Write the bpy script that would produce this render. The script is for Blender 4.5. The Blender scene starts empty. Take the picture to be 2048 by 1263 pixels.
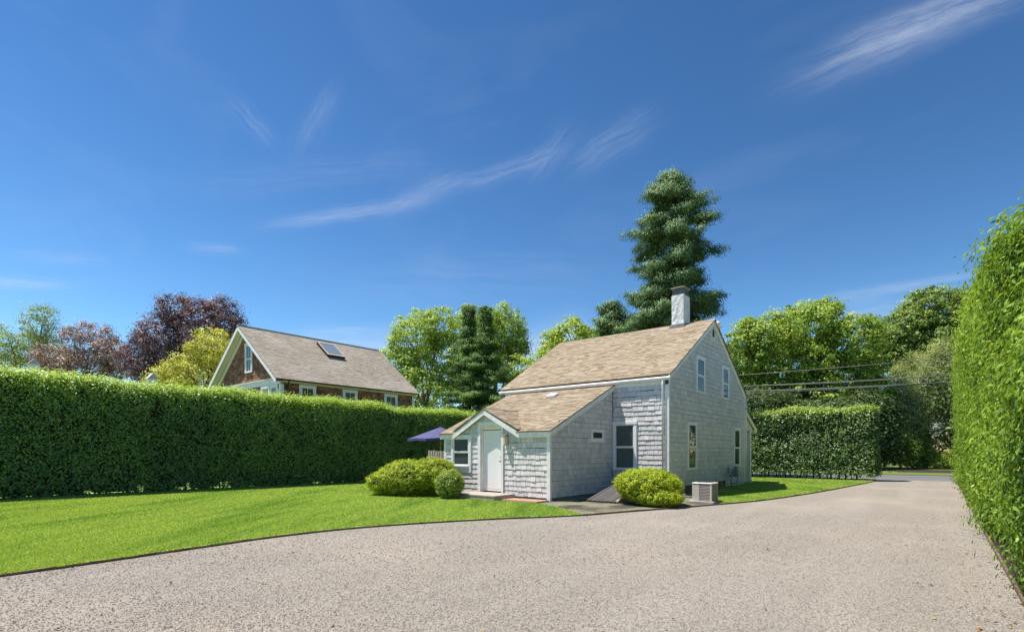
import bpy, math, random
import numpy as np
from mathutils import Vector, Matrix

rng = np.random.default_rng(7)
random.seed(7)
S = bpy.context.scene
C = S.collection

# ------------------------------------------------------------------ camera
CAM_H = 1.5
YAW = math.radians(39.22)
FWD = Vector((-math.sin(YAW), math.cos(YAW), 0))
RGT = Vector((math.cos(YAW), math.sin(YAW), 0))
FOC, CX, HY = 1048.0, 1024.0, 903.0
cd = bpy.data.cameras.new('camera')
cam = bpy.data.objects.new('camera', cd)
C.objects.link(cam)
cam.location = (0, 0, CAM_H)
cam.rotation_euler = (math.radians(90), 0, YAW)
cd.sensor_width = 36
cd.lens = 36 * FOC / 2048
cd.shift_y = 271.5 / 2048
cd.clip_end = 2000
cd.clip_start = 0.05
S.camera = cam

# ------------------------------------------------------------------ sky and sun
SUN = Vector((-1.9, -1.12, 5.5)).normalized()
w = bpy.data.worlds.new('World')
S.world = w
w.use_nodes = True
nt = w.node_tree
N, L = nt.nodes, nt.links
bg = N['Background']
sky = N.new('ShaderNodeTexSky')
sky.sky_type = 'NISHITA'
sky.sun_disc = False
sky.sun_elevation = math.asin(SUN.z)
sky.sun_rotation = math.atan2(SUN.x, SUN.y)
sky.altitude = 0
sky.air_density = 1.0
sky.dust_density = 0.0
sky.ozone_density = 2.2
bg.inputs['Strength'].default_value = 0.13


def M_(op, a, b=None, c=None):
    n = N.new('ShaderNodeMath')
    n.operation = op
    for i, v in enumerate((a, b, c)):
        if v is None:
            continue
        if isinstance(v, (int, float)):
            n.inputs[i].default_value = v
        else:
            L.new(v, n.inputs[i])
    return n.outputs[0]


tc = N.new('ShaderNodeTexCoord')
dirv = tc.outputs['Generated']


def dotc(vec):
    n = N.new('ShaderNodeVectorMath')
    n.operation = 'DOT_PRODUCT'
    L.new(dirv, n.inputs[0])
    n.inputs[1].default_value = vec
    return n.outputs['Value']


# wispy cirrus: streaks fixed in the sky above the house side of the horizon
df = dotc(FWD)
dfs = M_('MAXIMUM', df, 0.02)
U = M_('DIVIDE', dotc(RGT), dfs)
V = M_('DIVIDE', dotc((0, 0, 1)), dfs)
front = M_('GREATER_THAN', df, 0.05)


def noise(vec_xyz, scale, detail=6, rough=0.6, dist=0.0):
    cb = N.new('ShaderNodeCombineXYZ')
    for i, v in enumerate(vec_xyz):
        if isinstance(v, (int, float)):
            cb.inputs[i].default_value = v
        else:
            L.new(v, cb.inputs[i])
    n = N.new('ShaderNodeTexNoise')
    n.inputs['Scale'].default_value = scale
    n.inputs['Detail'].default_value = detail
    n.inputs['Roughness'].default_value = rough
    n.inputs['Distortion'].default_value = dist
    L.new(cb.outputs[0], n.inputs['Vector'])
    return n.outputs['Fac']


def streak(px, py, ang, length, width, amp, bend=0.0, seed=0.0, rag=0.5, stretch=5, nscale=9):
    u0, v0 = (px - CX) / FOC, (HY - py) / FOC
    a = math.radians(ang)
    du, dv = M_('SUBTRACT', U, u0), M_('SUBTRACT', V, v0)
    x = M_('ADD', M_('MULTIPLY', du, math.cos(a)), M_('MULTIPLY', dv, math.sin(a)))
    y = M_('SUBTRACT', M_('MULTIPLY', dv, math.cos(a)), M_('MULTIPLY', du, math.sin(a)))
    x = M_('DIVIDE', x, length / FOC)
    y = M_('DIVIDE', y, width / FOC)
    nz = noise((M_('MULTIPLY', x, 1.0), seed, 0.0), 2.2, 4)
    y = M_('ADD', y, M_('MULTIPLY', M_('SUBTRACT', nz, 0.5), 0.8))
    y = M_('SUBTRACT', y, M_('MULTIPLY', M_('MULTIPLY', x, x), bend))
    g = M_('EXPONENT', M_('MULTIPLY', M_('ADD', M_('POWER', M_('ABSOLUTE', x), 3.0), M_('MULTIPLY', y, y)), -1.0))
    sh = M_('ADD', x, M_('MULTIPLY', y, 0.35))
    sh2 = M_('ADD', sh, M_('MULTIPLY', y, 0.25))
    f = noise((M_('MULTIPLY', sh2, length / width / stretch * .55), M_('MULTIPLY', y, 1.2), seed), nscale / 6, 10, 0.72, 0.35)
    f = M_('MULTIPLY', M_('SUBTRACT', f, 0.52 - rag * 0.40), 2.6)
    f = M_('MINIMUM', M_('MAXIMUM', f, 0.0), 1.0)
    return M_('MULTIPLY', M_('MULTIPLY', g, f), amp)


ST = [
    (690, 427, 9, 150, 13, .42, 0.0, 1.3, .6),
    (845, 388, 28, 75, 20, .30, 0.0, 2.1, .5),
    (1000, 345, 18, 120, 17, .32, 0.2, 3.3, .5),
    (1105, 305, 52, 65, 24, .26, 0.0, 4.9, .4),
    (1225, 285, 34, 90, 30, .28, 0.0, 5.2, .45),
    (620, 350, 6, 210, 30, .16, 0.0, 6.7, .4),
    (500, 240, -48, 60, 17, .3, 0.0, 7.9, .4),
    (632, 240, 62, 70, 22, .26, 0.0, 8.4, .4),
    (1800, 70, 24, 220, 36, .36, -0.1, 9.6, .55),
    (1880, 30, 22, 220, 40, .5, 0.0, 10.6, .5),
    (1820, 570, 9, 170, 9, .4, 0.0, 11.1, .6),
    (1735, 622, 8, 120, 34, .3, 0.0, 12.2, .6),
    (35, 567, -2, 95, 11, .4, 0.0, 13.8, .7),
    (430, 497, -4, 50, 10, .35, 0.0, 14.1, .5),
    (1075, 705, 20, 110, 38, .85, 0.0, 15.5, .8),
    (735, 700, 0, 130, 22, .8, 0.0, 16.2, .7),
    (690, 663, 3, 110, 12, .4, 0.0, 17.3, .6),
    (820, 760, 5, 160, 40, .7, 0.0, 18.2, .8),
    (120, 515, -5, 90, 14, .25, 0.0, 19.2, .5),
    (950, 545, 0, 260, 40, .14, 0.0, 20.2, .5),
]
tot = None
for s in ST:
    k = streak(*s)
    tot = k if tot is None else M_('ADD', tot, k)
tot = M_('MULTIPLY', M_('MULTIPLY', tot, 0.72), front)
# thin veil over the whole sky so that it goes on the same beyond the frame
mp = N.new('ShaderNodeMapping')
mp.inputs['Scale'].default_value = (1.2, 2.8, 5.0)
mp.inputs['Rotation'].default_value = (0.1, 0.2, 0.6)
L.new(dirv, mp.inputs['Vector'])
nv = N.new('ShaderNodeTexNoise')
nv.inputs['Scale'].default_value = 1.6
nv.inputs['Detail'].default_value = 7
nv.inputs['Roughness'].default_value = 0.55
nv.inputs['Distortion'].default_value = 0.5
L.new(mp.outputs[0], nv.inputs['Vector'])
veil = M_('MULTIPLY', M_('MAXIMUM', M_('SUBTRACT', nv.outputs['Fac'], 0.52), 0.0), 0.2)
cl = M_('MINIMUM', M_('ADD', tot, veil), 0.9)
hs = N.new('ShaderNodeHueSaturation')
hs.inputs['Hue'].default_value = 0.491
hs.inputs['Saturation'].default_value = 1.08
hs.inputs['Value'].default_value = 0.84
L.new(sky.outputs[0], hs.inputs['Color'])
# deep, polarised summer sky: more contrast between the sun's side and the far side, over the whole dome
gmn = N.new('ShaderNodeGamma')
gmn.inputs['Gamma'].default_value = 1.5
L.new(hs.outputs[0], gmn.inputs['Color'])
skm = N.new('ShaderNodeVectorMath')
skm.operation = 'SCALE'
skm.inputs['Scale'].default_value = 0.335
L.new(gmn.outputs[0], skm.inputs[0])
mx = N.new('ShaderNodeMix')
mx.data_type = 'RGBA'
L.new(cl, mx.inputs['Factor'])
L.new(skm.outputs[0], mx.inputs[6])
mx.inputs[7].default_value = (3.0, 3.25, 3.8, 1)
L.new(mx.outputs[2], bg.inputs['Color'])

sl = bpy.data.lights.new('sun', 'SUN')
sl.energy = 4.1
sl.angle = math.radians(0.53)
sl.color = (1.0, 0.955, 0.88)
so = bpy.data.objects.new('sun', sl)
C.objects.link(so)
so.rotation_euler = SUN.to_track_quat('Z', 'Y').to_euler()
so.location = SUN * 60
S.view_settings.view_transform = 'Standard'
S.view_settings.look = 'None'
S.view_settings.gamma = 1
S.view_settings.exposure = 0.95
S.view_settings.use_curve_mapping = False
try:
    S.cycles.max_bounces = 6
    S.cycles.transparent_max_bounces = 8
    S.cycles.use_denoising = True
except Exception:
    pass


# ------------------------------------------------------------------ helpers
def ray(px, py):
    return FWD + RGT * ((px - CX) / FOC) + Vector((0, 0, (HY - py) / FOC))


def at(px, py, t):
    return Vector((0, 0, CAM_H)) + ray(px, py) * t


def tag(o, label=None, cat=None, group=None, kind=None):
    if label: o['label'] = label
    if cat: o['category'] = cat
    if group: o['group'] = group
    if kind: o['kind'] = kind
    return o


def empty(name, loc, label, cat, group=None):
    o = bpy.data.objects.new(name, None)
    o.empty_display_size = 0.3
    C.objects.link(o)
    o.location = loc
    return tag(o, label, cat, group)


def link(name, me, mat=None, parent=None):
    if mat is not None and not me.materials:
        me.materials.append(mat)
    o = bpy.data.objects.new(name, me)
    C.objects.link(o)
    if parent is not None:
        par(o, parent)
    return o


def par(o, parent):
    o.parent = parent
    # roots carry a location only; parts keep an identity world matrix
    m = Matrix.Translation(parent.location) if parent.parent is None and parent.type == 'EMPTY' else Matrix.Identity(4)
    o.matrix_parent_inverse = m.inverted()


class MB:
    """collects world-space polygons and links them as one mesh object"""

    def __init__(s):
        s.v, s.f, s.r, s.m = [], [], [], []

    def poly(s, pts, rnd=0.5, mi=0):
        b = len(s.v)
        s.v += [tuple(p) for p in pts]
        s.f.append(tuple(range(b, b + len(pts))))
        s.r.append(rnd)
        s.m.append(mi)

    def hexa(s, p, rnd=None, mi=0, skip=()):
        """p: 8 points, bottom ring 0-3 then top ring 4-7"""
        if rnd is None: rnd = random.random()
        b = len(s.v)
        s.v += [tuple(q) for q in p]
        for i, f in enumerate(((3, 2, 1, 0), (4, 5, 6, 7), (0, 1, 5, 4), (1, 2, 6, 5), (2, 3, 7, 6), (3, 0, 4, 7))):
            if i in skip: continue
            s.f.append(tuple(b + k for k in f))
            s.r.append(rnd)
            s.m.append(mi)
        return s

    def box(s, x0, x1, y0, y1, z0, z1, rnd=None, mi=0):
        return s.hexa([(x0, y0, z0), (x1, y0, z0), (x1, y1, z0), (x0, y1, z0), (x0, y0, z1), (x1, y0, z1), (x1, y1, z1), (x0, y1, z1)], rnd, mi)

    def prism(s, poly, off, rnd=None, mi=0):
        """extrude a planar polygon (list of points) by the vector off"""
        if rnd is None: rnd = random.random()
        off = Vector(off)
        a = [Vector(p) for p in poly]
        nrm = Vector((0, 0, 0))
        for i in range(len(a)):
            nrm += a[i].cross(a[(i + 1) % len(a)])
        if nrm.dot(off) > 0: a = a[::-1]
        b = len(s.v)
        n = len(a)
        s.v += [tuple(p) for p in a] + [tuple(p + off) for p in a]
        s.f.append(tuple(range(b, b + n)))
        s.f.append(tuple(range(b + 2 * n - 1, b + n - 1, -1)))
        for i in range(n):
            j = (i + 1) % n
            s.f.append((b + i, b + n + i, b + n + j, b + j))
        s.r += [rnd] * (n + 2)
        s.m += [mi] * (n + 2)
        return s

    def tube(s, pts, rad, seg=8, caps=True, rnd=None, mi=0):
        if rnd is None: rnd = random.random()
        pts = [Vector(p) for p in pts]
        if isinstance(rad, (int, float)): rad = [rad] * len(pts)
        b = len(s.v)
        for i, p in enumerate(pts):
            d = (pts[min(i + 1, len(pts) - 1)] - pts[max(i - 1, 0)]).normalized()
            a = d.orthogonal().normalized() if abs(d.z) > .9 or True else None
            a = d.cross(Vector((0, 0, 1)))
            if a.length < .1: a = d.cross(Vector((0, 1, 0)))
            a.normalize()
            c = d.cross(a)
            for k in range(seg):
                t = 2 * math.pi * k / seg
                s.v.append(tuple(p + (a * math.cos(t) + c * math.sin(t)) * rad[i]))
        for i in range(len(pts) - 1):
            for k in range(seg):
                k2 = (k + 1) % seg
                s.f.append((b + i * seg + k, b + i * seg + k2, b + (i + 1) * seg + k2, b + (i + 1) * seg + k))
                s.r.append(rnd)
                s.m.append(mi)
        if caps:
            s.f.append(tuple(b + k for k in range(seg))[::-1])
            s.f.append(tuple(b + (len(pts) - 1) * seg + k for k in range(seg)))
            s.r += [rnd] * 2
            s.m += [mi] * 2
        return s

    def mesh(s, name):
        me = bpy.data.meshes.new(name)
        me.from_pydata(s.v, [], s.f)
        at_ = me.attributes.new('rnd', 'FLOAT', 'FACE')
        at_.data.foreach_set('value', np.array(s.r, dtype=np.float32))
        me.polygons.foreach_set('material_index', np.array(s.m, dtype=np.int32))
        me.validate()
        return me

    def build(s, name, mat, parent=None, bevel=0, smooth=False):
        me = s.mesh(name)
        for m in (mat if isinstance(mat, (list, tuple)) else [mat]):
            me.materials.append(m)
        o = link(name, me, None, parent)
        if smooth:
            me.polygons.foreach_set('use_smooth', [True] * len(me.polygons))
        if bevel:
            md = o.modifiers.new('bevel', 'BEVEL')
            md.width = bevel
            md.segments = 1
            md.limit_method = 'ANGLE'
        return o


def quads_mesh(name, P, rnd, tri=False, tint=None):
    """P: (n,4,3) or (n,3,3) float array -> mesh of separate faces"""
    k = 3 if tri else 4
    n = P.shape[0]
    me = bpy.data.meshes.new(name)
    me.vertices.add(n * k)
    me.vertices.foreach_set('co', P.astype(np.float32).ravel())
    me.loops.add(n * k)
    me.loops.foreach_set('vertex_index', np.arange(n * k, dtype=np.int32))
    me.polygons.add(n)
    me.polygons.foreach_set('loop_start', np.arange(0, n * k, k, dtype=np.int32))
    me.update(calc_edges=True)
    a = me.attributes.new('rnd', 'FLOAT', 'FACE')
    a.data.foreach_set('value', rnd.astype(np.float32))
    return me


def nrmz(a):
    return a / np.maximum(np.linalg.norm(a, axis=1, keepdims=True), 1e-6)


def leaf_quads(c, nrm, length, width, droop=0.0, axis=None):
    """folded rhombus leaves: c centres, nrm leaf normals"""
    n = len(c)
    r = rng.normal(size=(n, 3)) if axis is None else axis + rng.normal(size=(n, 3)) * 0.25
    r[:, 2] -= droop
    nrm = nrmz(nrm)
    a = nrmz(r - nrm * np.sum(r * nrm, axis=1, keepdims=True))
    b = np.cross(nrm, a)
    Ls = (length * (0.65 + 0.7 * rng.random(n)))[:, None]
    Ws = (width * (0.65 + 0.7 * rng.random(n)))[:, None]
    p0 = c - a * Ls * .5
    p2 = c + a * Ls * .5 - nrm * Ls * 0.12
    up = nrm * Ws * .22
    p1 = c + b * Ws * .5 + up - a * Ls * .05
    p3 = c - b * Ws * .5 + up - a * Ls * .05
    return np.stack([p0, p1, p2, p3], axis=1)


class SN:
    """cheap smooth noise in numpy"""

    def __init__(s, seed, n=10, f=1.0):
        g = np.random.default_rng(seed)
        s.k = g.normal(size=(n, 3)) * f
        s.p = g.random(n) * 6.28

    def __call__(s, P):
        return np.sin(P @ s.k.T + s.p).mean(axis=1) * 1.6


# ------------------------------------------------------------------ materials
def newmat(name):
    m = bpy.data.materials.new(name)
    m.use_nodes = True
    return m, m.node_tree, m.node_tree.nodes['Principled BSDF']


def plain(name, col, rough=0.6, metal=0.0, noise_amt=0.12, nscale=6.0, bump=0.0, bscale=60, spec=0.3):
    m, t, p = newmat(name)
    tc = t.nodes.new('ShaderNodeTexCoord')
    nz = t.nodes.new('ShaderNodeTexNoise')
    nz.inputs['Scale'].default_value = nscale
    nz.inputs['Detail'].default_value = 6
    nz.inputs['Roughness'].default_value = .65
    t.links.new(tc.outputs['Object'], nz.inputs['Vector'])
    r = t.nodes.new('ShaderNodeValToRGB')
    r.color_ramp.elements[0].position = .3
    r.color_ramp.elements[1].position = .7
    r.color_ramp.elements[0].color = [c * (1 - noise_amt * 2) for c in col[:3]] + [1]
    r.color_ramp.elements[1].color = [min(1, c * (1 + noise_amt)) for c in col[:3]] + [1]
    t.links.new(nz.outputs['Fac'], r.inputs[0])
    t.links.new(r.outputs[0], p.inputs['Base Color'])
    p.inputs['Roughness'].default_value = rough
    p.inputs['Metallic'].default_value = metal
    p.inputs['Specular IOR Level'].default_value = spec
    if bump:
        n2 = t.nodes.new('ShaderNodeTexNoise')
        n2.inputs['Scale'].default_value = bscale
        n2.inputs['Detail'].default_value = 4
        t.links.new(tc.outputs['Object'], n2.inputs['Vector'])
        bp = t.nodes.new('ShaderNodeBump')
        bp.inputs['Strength'].default_value = bump
        bp.inputs['Distance'].default_value = .01
        t.links.new(n2.outputs['Fac'], bp.inputs['Height'])
        t.links.new(bp.outputs[0], p.inputs['Normal'])
    return m


def varied(name, stops, rough=0.8, vscale=(1, 1, 1), nscale=9, namt=0.35, bump=0.3, bscale=(40, 40, 6), spec=0.25, big=None):
    """colour picked per piece: face attribute rnd plus the object's own random value, with grain and stains"""
    m, t, p = newmat(name)
    n, l = t.nodes, t.links
    at_ = n.new('ShaderNodeAttribute'); at_.attribute_name = 'rnd'
    oi = n.new('ShaderNodeObjectInfo')
    ad = n.new('ShaderNodeMath'); ad.operation = 'ADD'
    l.new(at_.outputs['Fac'], ad.inputs[0]); l.new(oi.outputs['Random'], ad.inputs[1])
    fr = n.new('ShaderNodeMath'); fr.operation = 'FRACT'
    l.new(ad.outputs[0], fr.inputs[0])
    r = n.new('ShaderNodeValToRGB')
    el = r.color_ramp.elements
    while len(el) < len(stops): el.new(.5)
    for i, c in enumerate(stops):
        el[i].position = i / (len(stops) - 1)
        el[i].color = list(c) + [1]
    l.new(fr.outputs[0], r.inputs[0])
    geo = n.new('ShaderNodeNewGeometry')
    mp = n.new('ShaderNodeMapping'); mp.inputs['Scale'].default_value = vscale
    l.new(geo.outputs['Position'], mp.inputs['Vector'])
    nz = n.new('ShaderNodeTexNoise'); nz.inputs['Scale'].default_value = nscale; nz.inputs['Detail'].default_value = 7
    nz.inputs['Roughness'].default_value = .7
    l.new(mp.outputs[0], nz.inputs['Vector'])
    mr = n.new('ShaderNodeMapRange')
    mr.inputs['From Min'].default_value = .3; mr.inputs['From Max'].default_value = .7
    mr.inputs['To Min'].default_value = 1 - namt; mr.inputs['To Max'].default_value = 1 + namt * .5
    l.new(nz.outputs['Fac'], mr.inputs['Value'])
    mu = n.new('ShaderNodeVectorMath'); mu.operation = 'SCALE'
    l.new(r.outputs[0], mu.inputs[0]); l.new(mr.outputs[0], mu.inputs['Scale'])
    out = mu.outputs[0]
    if big:
        # broad stains: (scale, colour, low, high)
        nb = n.new('ShaderNodeTexNoise'); nb.inputs['Scale'].default_value = big[0]; nb.inputs['Detail'].default_value = 4
        l.new(geo.outputs['Position'], nb.inputs['Vector'])
        mb = n.new('ShaderNodeMapRange'); mb.inputs['From Min'].default_value = big[2]; mb.inputs['From Max'].default_value = big[3]
        mb.inputs['To Max'].default_value = big[4]
        l.new(nb.outputs['Fac'], mb.inputs['Value'])
        mxx = n.new('ShaderNodeMix'); mxx.data_type = 'RGBA'
        l.new(mb.outputs[0], mxx.inputs['Factor']); l.new(out, mxx.inputs[6])
        mxx.inputs[7].default_value = list(big[1]) + [1]
        out = mxx.outputs[2]
    l.new(out, p.inputs['Base Color'])
    p.inputs['Roughness'].default_value = rough
    p.inputs['Specular IOR Level'].default_value = spec
    if bump:
        m2 = n.new('ShaderNodeMapping'); m2.inputs['Scale'].default_value = bscale
        l.new(geo.outputs['Position'], m2.inputs['Vector'])
        nb2 = n.new('ShaderNodeTexNoise'); nb2.inputs['Scale'].default_value = 1; nb2.inputs['Detail'].default_value = 3
        l.new(m2.outputs[0], nb2.inputs['Vector'])
        bp = n.new('ShaderNodeBump'); bp.inputs['Strength'].default_value = bump; bp.inputs['Distance'].default_value = .004
        l.new(nb2.outputs['Fac'], bp.inputs['Height'])
        l.new(bp.outputs[0], p.inputs['Normal'])
    return m


def leafmat(name, stops, trans=0.35, rough=0.5, spec=0.35, tcol=(1.25, 1.15, 0.5)):
    m, t, p = newmat(name)
    n, l = t.nodes, t.links
    at_ = n.new('ShaderNodeAttribute'); at_.attribute_name = 'rnd'
    r = n.new('ShaderNodeValToRGB')
    el = r.color_ramp.elements
    while len(el) < len(stops): el.new(.5)
    for i, c in enumerate(stops):
        el[i].position = i / (len(stops) - 1)
        el[i].color = list(c) + [1]
    l.new(at_.outputs['Fac'], r.inputs[0])
    l.new(r.outputs[0], p.inputs['Base Color'])
    p.inputs['Roughness'].default_value = rough
    p.inputs['Specular IOR Level'].default_value = spec
    tr = n.new('ShaderNodeBsdfTranslucent')
    mu = n.new('ShaderNodeVectorMath'); mu.operation = 'MULTIPLY'
    l.new(r.outputs[0], mu.inputs[0]); mu.inputs[1].default_value = tcol
    l.new(mu.outputs[0], tr.inputs['Color'])
    mx = n.new('ShaderNodeMixShader'); mx.inputs[0].default_value = trans
    l.new(p.outputs[0], mx.inputs[1]); l.new(tr.outputs[0], mx.inputs[2])
    l.new(mx.outputs[0], n['Material Output'].inputs['Surface'])
    return m


WHITE = plain('white_paint', (.89, .86, .835), .45, noise_amt=.04, nscale=3, bump=.1, bscale=30)
WHITE_OLD = plain('weathered_white_paint', (.87, .84, .81), .6, noise_amt=.09, nscale=5, bump=.25, bscale=40)
DOORW = plain('door_paint', (.89, .86, .835), .35, noise_amt=.02, nscale=2)
CREAM = plain('cream_paint', (.78, .77, .68), .5, noise_amt=.03)
SHING = varied('grey_cedar_shingle', [(0.572, 0.560, 0.547), (0.722, 0.680, 0.658), (0.647, 0.623, 0.606), (0.797, 0.739, 0.706), (0.673, 0.652, 0.647), (0.747, 0.693, 0.654)],
               rough=.85, vscale=(6, 6, 1.2), nscale=5, namt=.2, bump=.5, bscale=(90, 90, 8), big=(1.1, (.52, .51, .47), .5, .8, .5))
TANR = varied('tan_asphalt_shingle', [(0.202, 0.149, 0.097), (0.330, 0.260, 0.179), (0.259, 0.196, 0.129), (0.381, 0.311, 0.224), (0.286, 0.224, 0.153)],
              rough=.95, nscale=30, namt=.25, bump=.5, bscale=(150, 150, 150), big=(.7, (.33, .27, .20), .5, .85, .15))
GREYR = varied('weathered_roof_shingle', [(0.258, 0.214, 0.171), (0.345, 0.292, 0.242), (0.296, 0.250, 0.196), (0.375, 0.328, 0.271)],
               rough=.95, nscale=22, namt=.25, bump=.5, bscale=(120, 120, 120), big=(.5, (.50, .46, .40), .5, .8, .5))
BROWNS = varied('brown_cedar_shingle', [(0.230, 0.102, 0.057), (0.365, 0.180, 0.103), (0.162, 0.078, 0.052), (0.459, 0.252, 0.161), (0.270, 0.132, 0.081)],
                rough=.85, nscale=9, namt=.3, bump=.5, bscale=(60, 60, 8))
WALLB = plain('wall_sheathing', (.075, .075, .075), .9)
BRICK = varied('red_brick', [(.34, .17, .11), (.42, .24, .16), (.28, .14, .10)], rough=.9, nscale=25)
PBRICK = varied('orange_paving_brick', [(0.450, 0.257, 0.158), (0.522, 0.323, 0.210), (0.396, 0.209, 0.137)], rough=.9, nscale=25)
MORTAR = plain('mortar', (.35, .31, .27), .95)
STEPW = varied('weathered_step_wood', [(.36, .30, .25), (.42, .36, .30)], rough=.8, nscale=8, namt=.25)
BOARD = varied('dark_hatch_board', [(0.081, 0.074, 0.071), (0.105, 0.096, 0.093), (0.065, 0.059, 0.056)], rough=.7, vscale=(8, 1.5, 1), nscale=4, namt=.3)
LTRIM = plain('bare_wood_trim', (.50, .42, .32), .8, noise_amt=.15)
DARKM = plain('dark_metal', (.05, .045, .04), .5, .3)
GREYM = plain('grey_meter_paint', (.20, .22, .23), .5, .2)
GALV = plain('galvanised_steel', (.32, .34, .35), .5, .7)
ACB = plain('beige_cabinet_paint', (.62, .58, .52), .5, noise_amt=.03)
ACL = plain('brown_grey_louvre_paint', (.36, .31, .28), .5, noise_amt=.05)
DARK = plain('dark_void', (.02, .02, .02), .8)
FLASH = plain('lead_flashing', (.27, .25, .26), .6, .2, noise_amt=.2, nscale=3)
COPPER = plain('weathered_copper', (.46, .33, .22), .5, .4, noise_amt=.2)
LWOOD = plain('lamp_wood', (.62, .50, .38), .6, noise_amt=.2, nscale=20)
STUC = plain('whitewashed_masonry', (.74, .74, .74), .85, noise_amt=.14, nscale=6, bump=1.0, bscale=14)
CONC = plain('concrete', (.42, .40, .37), .9, noise_amt=.15)
PICK = varied('weathered_picket', [(.36, .30, .26), (.46, .39, .34), (.30, .25, .22)], rough=.9, nscale=20, vscale=(3, 3, 1))
CANV = plain('blue_violet_canvas', (.085, .085, .19), .85, noise_amt=.08, nscale=3)
BLIND = plain('grey_blind', (.44, .43, .42), .9, noise_amt=.1, nscale=2)
BLINDL = plain('light_blind', (.50, .48, .44), .9, noise_amt=.1, nscale=2)
YBLIND = plain('yellow_blind', (.55, .42, .18), .9, noise_amt=.15, nscale=3)
WIRE = plain('weathered_cable', (.10, .10, .105), .5, .3)
EDGE = plain('dark_edging', (.17, .12, .08), .8, noise_amt=.25)
BARK = plain('bark', (.12, .09, .07), .95, noise_amt=.3, nscale=3, bump=.8, bscale=12)
BARKL = plain('pale_bark', (.30, .26, .21), .95, noise_amt=.3, nscale=3, bump=.6, bscale=12)
CORE_DARK = plain('shade_dark_core', (.030, .036, .018), .95, noise_amt=.3, nscale=5)  # near-black colour stands in for the shade between the leaves


def glassmat():
    m, t, p = newmat('window_glass')
    n, l = t.nodes, t.links
    gl = n.new('ShaderNodeBsdfGlossy'); gl.inputs['Roughness'].default_value = .02
    gl.inputs['Color'].default_value = (.6, .6, .6, 1)
    tr = n.new('ShaderNodeBsdfTransparent'); tr.inputs['Color'].default_value = (.75, .78, .78, 1)
    fr = n.new('ShaderNodeFresnel'); fr.inputs['IOR'].default_value = 1.33
    mx = n.new('ShaderNodeMixShader')
    fm = n.new('ShaderNodeMath'); fm.operation = 'MULTIPLY'; fm.inputs[1].default_value = .6
    l.new(fr.outputs[0], fm.inputs[0]); l.new(fm.outputs[0], mx.inputs[0]); l.new(tr.outputs[0], mx.inputs[1]); l.new(gl.outputs[0], mx.inputs[2])
    l.new(mx.outputs[0], n['Material Output'].inputs['Surface'])
    return m


GLASS = glassmat()


def groundmat(name, stops, vor=None, nscale=3.0, fine=120.0, bump=.5, bdist=.01, rough=.95, big=None, streakdir=None):
    m, t, p = newmat(name)
    n, l = t.nodes, t.links
    geo = n.new('ShaderNodeNewGeometry')
    pos = geo.outputs['Position']
    nz = n.new('ShaderNodeTexNoise'); nz.inputs['Scale'].default_value = fine; nz.inputs['Detail'].default_value = 4
    nz.inputs['Roughness'].default_value = .7
    l.new(pos, nz.inputs['Vector'])
    fac = nz.outputs['Fac']
    h = fac
    if vor:
        v = n.new('ShaderNodeTexVoronoi'); v.inputs['Scale'].default_value = vor
        l.new(pos, v.inputs['Vector'])
        sp = n.new('ShaderNodeSeparateColor'); l.new(v.outputs['Color'], sp.inputs[0])
        mm = n.new('ShaderNodeMath'); mm.operation = 'MULTIPLY_ADD'
        l.new(sp.outputs[0], mm.inputs[0]); mm.inputs[1].default_value = .75
        a2 = n.new('ShaderNodeMath'); a2.operation = 'MULTIPLY'; l.new(fac, a2.inputs[0]); a2.inputs[1].default_value = .25
        l.new(a2.outputs[0], mm.inputs[2])
        fac = mm.outputs[0]
        inv = n.new('ShaderNodeMath'); inv.operation = 'SUBTRACT'; inv.inputs[0].default_value = 1
        l.new(v.outputs['Distance'], inv.inputs[1])
        h = inv.outputs[0]
    r = n.new('ShaderNodeValToRGB')
    el = r.color_ramp.elements
    while len(el) < len(stops): el.new(.5)
    for i, c in enumerate(stops):
        q = i / (len(stops) - 1)
        el[i].position = q if vor else .28 + .44 * q
        el[i].color = list(c) + [1]
    l.new(fac, r.inputs[0])
    out = r.outputs[0]
    for bgd in (big or []):
        sc, col, lo, hi, amt = bgd[:5]
        mp = n.new('ShaderNodeMapping')
        if len(bgd) > 5:
            mp.inputs['Scale'].default_value = bgd[5]
            mp.inputs['Rotation'].default_value = (0, 0, bgd[6])
        l.new(pos, mp.inputs['Vector'])
        nb = n.new('ShaderNodeTexNoise'); nb.inputs['Scale'].default_value = sc; nb.inputs['Detail'].default_value = 5
        l.new(mp.outputs[0], nb.inputs['Vector'])
        mb = n.new('ShaderNodeMapRange'); mb.inputs['From Min'].default_value = lo; mb.inputs['From Max'].default_value = hi
        mb.inputs['To Max'].default_value = amt
        l.new(nb.outputs['Fac'], mb.inputs['Value'])
        mxx = n.new('ShaderNodeMix'); mxx.data_type = 'RGBA'
        l.new(mb.outputs[0], mxx.inputs['Factor']); l.new(out, mxx.inputs[6])
        mxx.inputs[7].default_value = list(col) + [1]
        out = mxx.outputs[2]
    l.new(out, p.inputs['Base Color'])
    p.inputs['Roughness'].default_value = rough
    p.inputs['Specular IOR Level'].default_value = .15
    bp = n.new('ShaderNodeBump'); bp.inputs['Strength'].default_value = bump; bp.inputs['Distance'].default_value = bdist
    l.new(h, bp.inputs['Height']); l.new(bp.outputs[0], p.inputs['Normal'])
    return m


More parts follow.
